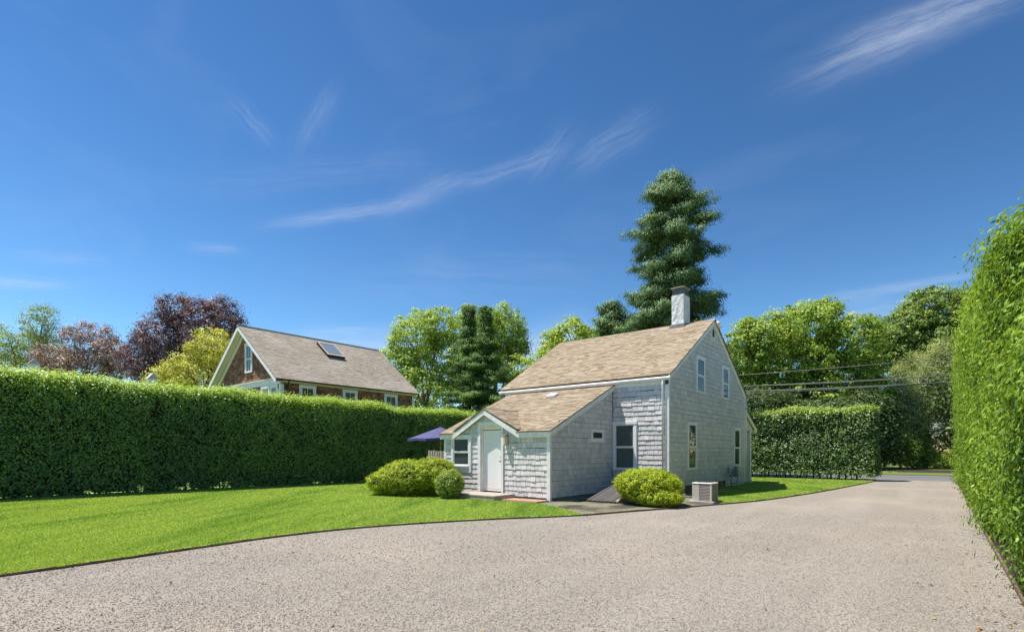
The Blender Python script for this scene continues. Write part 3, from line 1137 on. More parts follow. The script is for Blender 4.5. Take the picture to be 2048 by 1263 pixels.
# flood light at the peak
fl = MB()
fl.tube([(GX + .04, RYY + .10, 6.62), (GX + .12, RYY + .13, 6.66)], .025, 8)
fl.tube([(GX + .10, RYY + .14, 6.60), (GX + .16, RYY + .24, 6.52), (GX + .20, RYY + .32, 6.46)], [.03, .05, .075], 12)
fl.tube([(GX + .10, RYY + .10, 6.66), (GX + .20, RYY + .02, 6.60), (GX + .26, RYY - .02, 6.55)], [.03, .05, .07], 12)
fl.build('flood_light', WHITE, cot, smooth=True)

# chimney
m = MB()
m.box(-8.56, -8.06, 20.90, 21.55, 6.2, 7.92)
ch = m.build('chimney', STUC, cot)
ch.data.materials.append(STUC)
md = ch.modifiers.new('sub', 'SUBSURF'); md.subdivision_type = 'SIMPLE'; md.levels = 4; md.render_levels = 4
tx = bpy.data.textures.new('lumps', 'CLOUDS'); tx.noise_scale = .16
md = ch.modifiers.new('dis', 'DISPLACE'); md.texture = tx; md.strength = .05; md.mid_level = .5; md.texture_coords = 'GLOBAL'
m = MB()
m.box(-8.50, -8.10, 21.3, 21.72, 6.3, 7.72)
m.build('flue_shoulder', STUC, ch, bevel=.02)
m = MB()
m.box(-8.60, -8.02, 20.86, 21.60, 6.28, 6.72)
m.box(-8.62, -8.00, 20.80, 20.90, 6.46, 6.66)
m.build('flashing', FLASH, ch)
mc = MB()
mc.box(-8.60, -8.02, 20.87, 21.58, 8.21, 8.235)
mc.build('chimney_cap', CONC, ch, bevel=.006)
mc = MB()
for a in np.linspace(-8.53, -8.09, 8):
    mc.box(a - .008, a + .008, 20.93, 20.945, 7.92, 8.21); mc.box(a - .008, a + .008, 21.505, 21.52, 7.92, 8.21)
for b in np.linspace(20.95, 21.5, 9):
    mc.box(-8.535, -8.52, b - .008, b + .008, 7.92, 8.21); mc.box(-8.10, -8.085, b - .008, b + .008, 7.92, 8.21)
mc.box(-8.46, -8.16, 21.0, 21.45, 7.92, 8.17)
mc.build('spark_screen', GREYM, ch)

# addition roof
m = MB()
x0, x1 = AX0 - .14, AX + .11
ye = AY - .14


def lz(y): return AZ + APIT * (y - AY)


# lean-to slab with a notch where the door gable breaks through the eave
m.prism([(x0, ye, lz(ye)), (PKX - PHW, ye, lz(ye)), (PKX - PHW + .04, AY + .08, lz(AY + .08)), (PKX + PHW - .04, AY + .08, lz(AY + .08)), (PKX + PHW, ye, lz(ye)), (x1, ye, lz(ye)), (x1, FY, lz(FY)), (x0, FY, lz(FY))], (0, 0, -.03))
gs = (PKZ - AZ - .02) / PHW
for sgn in (-1, 1):
    yb = AY + (PKZ - AZ) / APIT
    m.prism([(PKX, ye - .01, PKZ), (PKX + sgn * PHW, ye - .01, PKZ - gs * PHW), (PKX + sgn * PHW, AY + .1, PKZ - gs * PHW), (PKX, yb + .05, PKZ)], (0, 0, -.03))
aroof = m.build('addition_roof', TANR, cot)
m = MB()
av = Vector((0, 1, APIT)).normalized()
an = Vector((0, -APIT, 1)).normalized()
kk = math.hypot(1, APIT)


def in_notch(p):
    return abs(p[0] + x0 - PKX) < PHW - .02 and p[1] / kk + ye < AY + .16


tm = MB()
vlen = (FY - ye) * kk
roof_tabs(tm, (x0, ye - .015, lz(ye) - .006), XV, av, an, x1 - x0, vlen, .14, (.12, .36))
# drop the tabs inside the notch
fv, ff, fr_, keepf = tm.v, tm.f, tm.r, []
m.v = fv
for f, r_ in zip(ff, fr_):
    c = sum((Vector(fv[i]) for i in f), Vector()) / len(f)
    if c.y < AY + .14 and abs(c.x - PKX) < PHW - .03: continue
    if c.z < PKZ - gs * abs(c.x - PKX) - .06 and abs(c.x - PKX) < PHW and c.y < AY + .6: continue
    m.f.append(f); m.r.append(r_); m.m.append(0)
for sgn in (-1, 1):
    uu = YV
    vv2 = Vector((-sgn, 0, gs)).normalized()
    nn = Vector((sgn * gs, 0, 1)).normalized()
    lk = math.hypot(1, gs)

    def clipf(p, sgn=sgn):      # stay above the main lean-to plane (valley)
        yy = ye - .02 + p[0]
        zz = PKZ - gs * (PHW - p[1] / lk)
        return zz - (lz(yy) - .012)
    roof_tabs(m, (PKX + sgn * (PHW + .02), ye - .02, PKZ - gs * PHW - .01), uu, vv2, nn, 2.2, (PHW + .02) * lk, .14, (.12, .36), clips=[clipf])
tag(m.build('roof_shingles', TANR, aroof), kind='stuff')
# roof vent hood
m = MB()
c = Vector((-11.08, 15.95, lz(15.95) + .015))
a_, b_ = XV * .19, av * .17
m.hexa([c - a_ - b_, c + a_ - b_, c + a_ + b_, c - a_ + b_, c - a_ * .9 - b_ * .9 + an * .09, c + a_ * .9 - b_ * .9 + an * .09, c + a_ * .9 + b_ * .9 + an * .09, c - a_ * .9 + b_ * .9 + an * .09])
m.build('roof_vent', WHITE, aroof, bevel=.01)
# flashing strip where the lean-to meets the wall
m = MB()
m.box(LX + .2, AX + .02, FY - .035, FY - .001, lz(FY) - .05, EZ - .36)
m.build('flashing', FLASH, cot)

# fascia: front eave, gable slopes and side rakes
fd = .16
yf = AY - .14


def fascia(p, q, dep, off, mat=WHITE_OLD):
    p, q = Vector(p), Vector(q)
    mb = MB()
    mb.prism([p, q, q - ZV * dep, p - ZV * dep], off)
    return mb.build('fascia_board', mat, cot, bevel=.003)


zf = lz(yf) - .032
fascia((x0, yf + .02, zf), (PKX - PHW - .02, yf + .02, zf), fd, (0, .025, 0))
fascia((PKX + PHW + .02, yf + .02, zf), (x1 - .03, yf + .02, zf), fd, (0, .025, 0))
fascia((PKX - PHW - .05, yf + .004, zf), (PKX, yf + .004, PKZ - .034), fd * 1.12, (0, .025, 0))
fascia((PKX, yf + .001, PKZ - .034), (PKX + PHW + .05, yf + .001, zf), fd * 1.12, (0, .025, 0))
fascia((x1 - .03, yf + .02, zf), (x1 - .03, FY - .04, lz(FY - .04) - .032), fd, (.026, 0, 0))
fascia((x0 + .004, yf + .02, zf), (x0 + .004, FY - .04, lz(FY - .04) - .032), fd, (.026, 0, 0))
# soffit of the side rake and of the eave
m = MB()
m.prism([(AX, yf + .05, zf - .10), (x1 - .034, yf + .05, zf - .10), (x1 - .034, FY - .05, lz(FY - .05) - .13), (AX, FY - .05, lz(FY - .05) - .13)], (0, 0, -.012))
m.box(PKX + PHW + .05, x1 - .04, yf + .05, AY - .001, zf - .13, zf - .12)
m.box(x0 + .03, PKX - PHW - .05, yf + .05, AY - .001, zf - .13, zf - .12)
m.build('soffit', WHITE_OLD, cot)

# door
m = MB()
m.box(-11.98, -11.86, AY - .045, AY, .04, 2.49)
m.box(-10.955, -10.86, AY - .045, AY, .04, 2.49)
m.box(-11.86, -10.955, AY - .05, AY, 2.36, 2.49)
m.box(-11.86, -11.83, AY, AY + .13, .17, 2.36)
m.box(-10.975, -10.955, AY, AY + .13, .17, 2.36)
m.box(-11.83, -10.975, AY, AY + .13, 2.33, 2.36)
m.build('door_frame', WHITE_OLD, cot, bevel=.004)
dr = MB().box(-11.825, -10.98, AY + .085, AY + .125, .215, 2.325).build('door', DOORW, cot, bevel=.004)
m = MB()
m.box(-11.74, -11.735, AY + .080, AY + .084, .30, 2.25)
m.box(-11.07, -11.065, AY + .080, AY + .084, .30, 2.25)
m.box(-11.735, -11.07, AY + .080, AY + .084, 2.245, 2.25)
m.box(-11.735, -11.07, AY + .080, AY + .084, .30, .305)
m.build('panel_moulding', DOORW, dr)
m = MB()
m.tube([(-11.05, AY + .085, 1.19), (-11.05, AY + .04, 1.19)], .022, 10)
m.box(-11.115, -11.04, AY + .028, AY + .042, 1.182, 1.20)
m.build('handle', DARKM, dr)
m = MB()
m.tube([(-11.05, AY + .085, 1.33), (-11.05, AY + .06, 1.33)], .02, 10)
m.build('lock', DARKM, dr)
MB().box(-11.86, -10.955, AY - .07, AY + .13, .06, .17).build('threshold', STEPW, cot, bevel=.005)

# wall lamp: half-round slatted lantern
m = MB()
c = Vector((-10.72, AY - .085, 0))
m.tube([c + ZV * 1.72, c + ZV * 2.02], [.085, .075], 12)
lamp = m.build('wall_lamp', LWOOD, cot, smooth=False)
m = MB()
m.tube([c + ZV * 2.0, c + ZV * 2.05, c + ZV * 2.065], [.09, .085, .02], 12)
m.tube([c + ZV * 1.70, c + ZV * 1.72], [.02, .088], 12)
m.box(c.x - .05, c.x + .05, c.y + .05, AY - .012, 1.75, 1.98)
m.build('lamp_cap', COPPER, lamp)

# back porch: post, roof and shingled cheek
m = MB()
m.box(-7.22, -7.05, 26.75, 26.92, .02, 2.50)
m.box(-7.24, -7.03, 26.73, 26.94, .02, .16)
m.build('porch_post', WHITE, cot, bevel=.006)
m = MB()
m.prism([(GX - .12, BY + .005, 2.50), (GX - .12, 27.25, 2.50), (GX - .12, BY + .005, 3.42)], (.06, 0, 0))
m.build('porch_cheek', SHING, cot)
m = MB()
m.prism([(GX + .06, BY + .003, 3.52), (GX + .06, 27.5, 2.62), (GX + .06, 27.5, 2.58), (GX + .06, BY + .003, 3.47)], (LX - GX - .1, 0, 0))
m.build('porch_roof', TANR, cot)
m = MB()
m.prism([(GX + .0, BY + .003, 3.46), (GX + .0, 27.5, 2.57), (GX + .0, 27.5, 2.44), (GX + .0, BY + .003, 3.32)], (.045, 0, 0))
m.box(LX, GX - .003, 27.38, 27.47, 2.40, 2.56)
m.build('rake_board', WHITE_OLD, cot)
MB().box(LX, GX - .2, BY + .02, 27.3, 2.36, 2.39).build('porch_ceiling', WHITE_OLD, cot)
MB().box(LX, -7.5, BY + .02, 26.9, .0, .06).build('porch_floor', CONC, cot)

# ------------------------------------------------------------------ things round the cottage
st = empty('door_step', (-10.5, 12.0, 0), 'broad weathered wooden step in front of the white entry door', 'step')
m = MB()
sx0, sx1, sy0, sy1 = -12.05, -10.30, 11.78, 12.78
for i in range(5):
    ya = sy0 + i * (sy1 - sy0) / 5
    m2 = MB().box(sx0, sx1, ya + .002, ya + .198, .145, .185 + random.uniform(-.002, .002))
    m2.build('tread_board', STEPW, st, bevel=.004)
MB().box(sx0 + .01, sx1 - .01, sy0 + .015, sy0 + .05, .0, .143).build('front_board', STEPW, st, bevel=.004)
MB().box(sx1 - .045, sx1 - .01, sy0 + .053, sy1 - .01, .0, .143).build('side_board', STEPW, st, bevel=.004)
MB().box(sx0 + .01, sx0 + .045, sy0 + .053, sy1 - .01, .0, .143).build('side_board', STEPW, st, bevel=.004)

pth = bpy.data.objects.new('brick_path', MB().box(-10.27, -8.95, 12.05, 12.78, .0, .040).mesh('brick_path'))
pth.data.materials.append(MORTAR)
C.objects.link(pth); pth['kind'] = 'structure'
pm = MB().box(-.046, .046, -.10, .10, -.02, .025, .3).mesh('brick'); pm.materials.append(PBRICK)
for i in range(13):
    for j in range(3):
        x_, y_ = -10.21 + i * .1, 12.17 + j * .215
        o = bpy.data.objects.new('brick', pm); C.objects.link(o)
        o.location = (x_, y_, .045 + random.uniform(-.003, .003)); o.rotation_euler = (0, 0, random.uniform(-.03, .03)); o.parent = pth

# sloping cellar hatch against the side of the addition
ht = empty('cellar_hatch', (-7.7, 15.2, 0), 'sloping dark board cellar hatch between the addition wall and the yellow-green bush', 'hatch')
hx0, hx1, hy0, hy1 = -8.15, -7.18, 13.55, 16.74
lo_, hi_ = .06, .84


def hz(y): return lo_ + (hi_ - lo_) * (y - hy0) / (hy1 - hy0)


for i in range(7):
    xa = hx0 + i * (hx1 - hx0) / 7
    xb = xa + (hx1 - hx0) / 7 - .014
    d = random.uniform(-.004, .004)
    MB().prism([(xa, hy0 - .05, hz(hy0 - .05) + d), (xb, hy0 - .05, hz(hy0 - .05) + d), (xb, hy1, hz(hy1) + d), (xa, hy1, hz(hy1) + d)], (0, 0, .028)).build('board', BOARD, ht)
MB().prism([(hx1 + .002, hy0, 0), (hx1 + .002, hy1, 0), (hx1 + .002, hy1, hz(hy1) + .03), (hx1 + .002, hy0 - .06, hz(hy0) + .03), ], (.05, 0, 0)).build('side_cheek', LTRIM, ht)
MB().box(hx0, hx1, hy0, hy0 + .04, 0, hz(hy0) - .003).build('front_board', BOARD, ht)
MB().prism([(hx0 - .002, hy0, 0), (hx0 - .002, hy1, 0), (hx0 - .002, hy1, hz(hy1)), (hx0 - .002, hy0, hz(hy0))], (-.04, 0, 0)).build('side_cheek', BOARD, ht)

# heat pump / air conditioner
ac = empty('air_conditioner', (-5.3, 15.46, 0), 'boxy beige outdoor air conditioner with brown louvres beside the right bush', 'air conditioner')
ax0, ax1, ay0, ay1, az0, az1 = -5.60, -5.04, 15.18, 15.74, .09, .61
MB().box(ax0 - .08, ax1 + .08, ay0 - .08, ay1 + .08, .0, .085).build('base_pad', CONC, ac, bevel=.01)
m = MB()
cc = .06
m.prism([(ax0 + cc, ay0 + .02, az0), (ax1 - cc, ay0 + .02, az0), (ax1 - .02, ay0 + cc, az0), (ax1 - .02, ay1 - cc, az0), (ax1 - cc, ay1 - .02, az0), (ax0 + cc, ay1 - .02, az0), (ax0 + .02, ay1 - cc, az0), (ax0 + .02, ay0 + cc, az0)], (0, 0, az1 - az0 - .03))
m.build('coil_core', DARK, ac)
for bxs in ((ax0, ax0 + .20, ay0, ay0 + .015), (ax0, ax0 + .015, ay0 + .018, ay1), (ax1 - .05, ax1, ay0, ay0 + .012), (ax1 - .012, ax1, ay0 + .014, ay0 + .05), (ax1 - .05, ax1, ay1 - .012, ay1)):
    MB().box(*bxs, az0, az1 - .04).build('cabinet_panel', ACB, ac, bevel=.003)
lm = MB().hexa([(ax0 + .205, ay0 - .002, 0), (ax1 - .052, ay0 - .002, 0), (ax1 - .052, ay0 + .018, .012), (ax0 + .205, ay0 + .018, .012), (ax0 + .205, ay0 + .002, .026), (ax1 - .052, ay0 + .002, .026), (ax1 - .052, ay0 + .018, .03), (ax0 + .205, ay0 + .018, .03)], .4).mesh('louvre')
lm2 = MB().hexa([(ax1 + .002, ay0 + .052, 0), (ax1 + .002, ay1 - .014, 0), (ax1 - .018, ay1 - .014, .012), (ax1 - .018, ay0 + .052, .012), (ax1 - .002, ay0 + .052, .026), (ax1 - .002, ay1 - .014, .026), (ax1 - .018, ay1 - .014, .03), (ax1 - .018, ay0 + .052, .03)], .4).mesh('louvre')
lm.materials.append(ACL); lm2.materials.append(ACL)
for i in range(12):
    for q in (lm, lm2):
        o = bpy.data.objects.new('louvre', q); C.objects.link(o); o.location = (0, 0, az0 + .01 + i * .0425); par(o, ac)
m = MB()
m.box(ax0 - .01, ax1 + .01, ay0 - .01, ay1 + .01, az1 - .04, az1)
m.build('top_cover', ACB, ac, bevel=.015)
m = MB()
for r_ in (.07, .12, .17, .22):
    pts = [(-5.32 + r_ * math.cos(a), 15.46 + r_ * math.sin(a), az1 + .012) for a in np.linspace(0, 2 * math.pi, 25)]
    m.tube(pts, .006, 5, caps=False)
for a in range(6):
    t_ = a * math.pi / 3
    m.tube([(-5.32, 15.46, az1 + .016), (-5.32 + .23 * math.cos(t_), 15.46 + .23 * math.sin(t_), az1 + .01)], .006, 5)
m.build('fan_grille', DARKM, ac)
m = MB()
m.tube([(-7.0, 16.55, .62), (-6.92, 16.4, .35), (-6.75, 15.9, .16), (-5.62, 15.5, .15)], .03, 8)
m.build('pipe', GREYM, ac, smooth=True)
m = MB()
m.tube([(-5.86, 15.35, .25), (-6.0, 15.28, .22), (-6.1, 15.2, .08), (-6.05, 15.1, .03), (-5.95, 15.05, .02)], .012, 6)
m.build('hose', plain('pale_hose', (.5, .5, .38), .6), ac, smooth=True)
m = MB()
m.tube([(GX + .05, 18.0, .85), (GX + .05, 18.0, .05)], .02, 8)
m.build('conduit', WHITE_OLD, ac)

# gas meter
gm = empty('gas_meter', (-6.7, 22.9, 0), 'grey gas meter with bent pipes low on the shingled gable wall', 'gas meter')
m = MB()
m.box(-6.80, -6.58, 22.95, 23.25, .45, .78)
m.tube([(-6.69, 23.02, .78), (-6.69, 23.02, .84)], .04, 10)
m.tube([(-6.69, 23.18, .78), (-6.69, 23.18, .84)], .04, 10)
m.build('meter_body', GREYM, gm, bevel=.03)
MB().tube([(-6.58, 23.10, .63), (-6.565, 23.10, .63)], .07, 14).build('dial', GALV, gm)
m = MB()
m.tube([(-6.69, 22.55, 0), (-6.69, 22.55, .62), (-6.69, 22.57, .68), (-6.69, 22.62, .70), (-6.69, 22.9, .72), (-6.69, 23.0, .80), (-6.69, 23.02, .92)], .02, 8)
m.tube([(-6.69, 22.48, .52), (-6.69, 22.62, .52)], .055, 10)
m.build('inlet_pipe', GALV, gm, smooth=True)
m = MB()
m.tube([(-6.69, 23.18, .84), (-6.69, 23.2, .90), (-6.69, 23.36, .90), (-6.69, 23.44, .82), (-6.69, 23.46, .40), (-6.72, 23.46, .16), (-6.95, 23.46, .14)], .02, 8)
m.build('outlet_pipe', GALV, gm, smooth=True)
m = MB()
for k_ in range(2):
    c = Vector((-6.72, 22.25 + k_ * .2, .78 - k_ * .05))
    m.tube([c + Vector((0, .09 * math.cos(a), .09 * math.sin(a))) for a in np.linspace(0, 2 * math.pi, 17)], .014, 6, caps=False)
m.tube([(-6.90, 22.28, .55), (-6.72, 22.28, .62), (-6.72, 22.3, .95)], .014, 6)
m.build('regulator', GALV, gm)

# picket fence left of the addition
pf = empty('picket_fence', (-14.5, 13.9, 0), 'low weathered grey picket fence under the blue-violet parasol', 'fence')
for i in range(15):
    x_ = AX0 - .12 - i * .135
    h_ = 1.555 + random.uniform(-.02, .02)
    MB().prism([(x_, 13.9, .03), (x_ + .10, 13.9, .03), (x_ + .10, 13.9, h_ - .04), (x_ + .07, 13.9, h_), (x_ + .03, 13.9, h_), (x_, 13.9, h_ - .04)], (0, .022, 0)).build('picket', PICK, pf)
for z_ in (.4, 1.25):
    MB().box(AX0 - 2.1, AX0 - .02, 13.925, 13.965, z_, z_ + .08).build('rail', PICK, pf)

# parasol
pb = at(881, 903, 22.0)
um = empty('garden_parasol', (pb.x, pb.y, 0), 'open blue-violet garden parasol behind the picket fence', 'parasol')
m = MB()
R_, zt_, ze_ = 1.42, 2.54, 2.02
rim = [(pb.x + R_ * math.cos(a), pb.y + R_ * math.sin(a), ze_) for a in [math.pi / 8 + k * math.pi / 4 for k in range(8)]]
for k in range(8):
    a, b = Vector(rim[k]), Vector(rim[(k + 1) % 8])
    top = Vector((pb.x, pb.y, zt_))
    md_ = (a + b) / 2 + ZV * .03 - (((a + b) / 2 - top) * .02)
    for tri in ((a, md_, top), (md_, b, top)):
        m.poly(tri)
        m.poly([q - ZV * .006 for q in tri[::-1]])
    m.poly([a, a - ZV * .10, md_ - ZV * .10, md_])
    m.poly([md_, md_ - ZV * .10, b - ZV * .10, b])
m.build('canopy', CANV, um)
MB().tube([(pb.x, pb.y, 0), (pb.x, pb.y, zt_ + .04)], .022, 10).build('pole', LTRIM, um)
MB().tube([(pb.x, pb.y, zt_), (pb.x, pb.y, zt_ + .08)], [.03, .012], 10).build('finial', CANV, um)
for k in range(8):
    a = Vector(rim[k])
    MB().tube([(pb.x, pb.y, zt_ - .03), a - ZV * .02], .008, 5).build('rib', LTRIM, um)
MB().tube([(pb.x, pb.y, .0), (pb.x, pb.y, .08)], [.28, .25], 14).build('base', DARKM, um)

# ================================================================== brown neighbour house
bh = empty('brown_house', (-30, 17.7, 0), 'brown cedar shingle house with white trim and a skylight rising above the left hedge', 'house')
BX0, BX1, BY0, BY1, BEZ, BRZ, BRX = -34.0, -26.0, 13.24, 21.95, 5.42, 8.48, -30.0
bp_ = (BRZ - BEZ) / (BX1 - BRX)
m = MB()
m.prism([(BX0, BY0, 0), (BX1, BY0, 0), (BX1, BY0, BEZ - .1), (BRX, BY0, BRZ - .1), (BX0, BY0, BEZ - .1)], (0, BY1 - BY0, 0))
m.build('wall', plain('dark_sheathing', (.05, .035, .03), .9), bh)
m = MB()
lst = shingle_wall(None, None, None, 8.0, 3.0, BRZ, .14, (.12, .3),
                   [lambda p: (BEZ - .12 + bp_ * p[0]) - p[1], lambda p: (BEZ - .12 + bp_ * (8 - p[0])) - p[1]],
                   [(3.62 + .35 + .02, 4.38 + .35 + .05, 5.9, 7.45), (0, 8, 4.98, 5.28), (6.0, 7.2, 3, 4.98)])
for sh in lst: shingle_add(m, (BX0, BY0, 0), XV, -YV, sh, .14)
wpos = [(14.21, 15.15), (16.79, 17.74), (19.63, 20.61)]
lst = shingle_wall(None, None, None, BY1 - BY0, 3.0, 5.12, .15, (.13, .32), (), [(a - BY0 + .04, b - BY0 - .04, 3.7, 5.02) for a, b in wpos])
for sh in lst: shingle_add(m, (BX1, BY0, 0), YV, XV, sh, .15)
tag(m.build('shingle_siding', BROWNS, bh), kind='stuff')
ovr, ovg = .30, .42
m = MB()
for sgn in (1, -1):
    xe = BRX + sgn * (BX1 - BRX + ovr)
    ze = BEZ - bp_ * ovr
    m.prism([(xe, BY0 - ovg, ze), (xe, BY1 + .2, ze), (BRX, BY1 + .2, BRZ), (BRX, BY0 - ovg, BRZ)], (0, 0, -.04))
brf = m.build('roof', GREYR, bh)
m = MB()
bv = Vector((-(BX1 - BRX + ovr), 0, BRZ - BEZ + bp_ * ovr)); bl = bv.length; bv.normalize()
roof_tabs(m, (BX1 + ovr + .02, BY0 - ovg - .02, BEZ - bp_ * ovr), YV, bv, Vector((bv.z, 0, -bv.x)), BY1 - BY0 + ovg + .24, bl, .14, (.16, .4), thick=.008)
tag(m.build('roof_shingles', GREYR, brf), kind='stuff')
MB().box(BRX - .1, BRX + .1, BY0 - ovg - .02, BY1 + .2, BRZ - .06, BRZ + .025).build('ridge_cap', GREYR, brf)
# rakes, soffits under the gable overhang
for sgn in (1, -1):
    xe = BRX + sgn * (BX1 - BRX + ovr)
    ze = BEZ - bp_ * ovr
    yy = BY0 - ovg
    m = MB()
    m.prism([(xe, yy - .001, ze - .045), (BRX, yy - .001, BRZ - .045), (BRX, yy - .001, BRZ - .28), (xe - sgn * .08, yy - .001, ze - .21)], (0, .035, 0))
    m.build('rake_board', WHITE, bh)
    m = MB()
    m.prism([(xe - sgn * .02, yy + .04, ze - .14), (BRX, yy + .04, BRZ - .16), (BRX, BY0 - .001, BRZ - .16), (xe - sgn * .02, BY0 - .001, ze - .14)], (0, 0, -.02))
    m.build('soffit', CREAM, bh)
    m = MB()
    m.prism([(xe - sgn * .3, BY0 - .06, ze - .05), (BRX, BY0 - .06, BRZ - .22), (BRX, BY0 - .06, BRZ - .47), (xe - sgn * .58, BY0 - .06, ze - .08)], (0, .055, 0))
    m.build('frieze_board', WHITE, bh)
MB().box(BX0 - .2, BX1 + .03, BY0 - .07, BY0 - .002, 4.98, 5.25).build('belt_board', WHITE, bh)
MB().box(BX0 - .2, BX1 + .03, BY0 - .14, BY0 - .002, 5.253, 5.30).build('belt_cap', WHITE, bh)
MB().box(BX1 + .002, BX1 + .035, BY0 + .0, BY0 + .14, 2.5, 4.97).build('corner_board', WHITE, bh)
MB().box(BX1 - .14, BX1 + .035, BY0 - .035, BY0 - .002, 2.5, 4.97).build('corner_board', WHITE, bh)
MB().box(BX1 + .002, BX1 + .035, BY1 - .16, BY1 + .0, 2.5, 5.0).build('corner_board', WHITE, bh)
MB().box(BX1 + .002, BX1 + .05, BY0 + .02, BY1, 5.06, BEZ - .16).build('frieze_board', CREAM, bh)
m = MB()
xg = BX1 + ovr
m.prism([(xg, BY0 - ovg + .02, BEZ - .30), (xg + .10, BY0 - ovg + .02, BEZ - .28), (xg + .11, BY0 - ovg + .02, BEZ - .23), (xg, BY0 - ovg + .02, BEZ - .23)], (0, BY1 - BY0 + ovg + .1, 0))
m.build('gutter', DARKM, bh)
MB().box(BX1 + .05, xg, BY0, BY1, BEZ - .31, BEZ - .29).build('soffit', CREAM, bh)
for yy in (BY0 + .28, BY1 + .10):
    MB().tube([(xg + .03, yy, BEZ - .28), (xg - .08, yy, BEZ - .42), (BX1 + .08, yy, BEZ - .60), (BX1 + .07, yy, 2.4)], .035, 8).build('downspout', DARKM, bh, smooth=True)
for i, (a, b) in enumerate(wpos):
    window(bh, (BX1 + .01, a, 0), YV, XV, b - a, 3.65, 5.02 + .0, casing=.13, blind=YBLIND, proud=.05, muntin=True)
window(bh, (-29.96, BY0 - .01, 0), XV, -YV, .86, 5.86, 7.50, casing=.14, blind=BLINDL, proud=.05, muntin=True)
window(bh, (-28.05, BY0 - .01, 0), XV, -YV, .95, 3.55, 4.97, casing=.13, blind=BLINDL, proud=.05)
window(bh, (-27.05 + .0, BY0 - .012, 0), XV, -YV, .80, 3.55, 4.97, casing=.13, blind=BLINDL, proud=.05)
# skylight
nrf = Vector((bv.z, 0, -bv.x))


def rp(x_, y_): return Vector((x_, y_, BEZ + (BX1 - x_) * bp_))


m = MB()
q = [rp(-28.25, 17.20), rp(-28.25, 18.38), rp(-29.45, 18.38), rp(-29.45, 17.20)]
m.hexa([p - nrf * .02 for p in q] + [p + nrf * .17 for p in q])
skl = m.build('skylight', DARKM, bh)
m = MB()
ins = [rp(-28.33, 17.28), rp(-28.33, 18.30), rp(-29.37, 18.30), rp(-29.37, 17.28)]
for i in range(4):
    j = (i + 1) % 4
    m.hexa([q[i] + nrf * .172, q[j] + nrf * .172, ins[j] + nrf * .172, ins[i] + nrf * .172, q[i] + nrf * .20, q[j] + nrf * .20, ins[j] + nrf * .20, ins[i] + nrf * .20])
m.build('frame', LTRIM, skl)
m = MB(); m.prism([p + nrf * .176 for p in ins], nrf * .006)
mg, t_, p_ = newmat('skylight_glass'); p_.inputs['Base Color'].default_value = (.17, .21, .26, 1); p_.inputs['Roughness'].default_value = .08
m.build('pane', mg, skl)

# ================================================================== foliage
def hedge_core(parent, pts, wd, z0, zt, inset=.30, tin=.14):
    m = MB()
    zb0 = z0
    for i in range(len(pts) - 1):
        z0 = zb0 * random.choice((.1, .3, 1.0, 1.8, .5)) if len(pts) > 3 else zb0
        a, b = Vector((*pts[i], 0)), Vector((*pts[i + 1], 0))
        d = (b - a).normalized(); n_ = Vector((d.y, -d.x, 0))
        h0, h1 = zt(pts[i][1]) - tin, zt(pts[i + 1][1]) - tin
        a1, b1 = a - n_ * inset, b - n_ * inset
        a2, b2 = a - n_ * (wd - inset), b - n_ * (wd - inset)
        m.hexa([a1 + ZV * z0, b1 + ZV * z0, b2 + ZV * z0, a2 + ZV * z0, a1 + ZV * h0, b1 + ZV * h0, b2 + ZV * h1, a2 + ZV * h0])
    o = m.build('light_block_core', CORE_DARK, parent)  # solid dark box added inside the hedge to block light
    return o


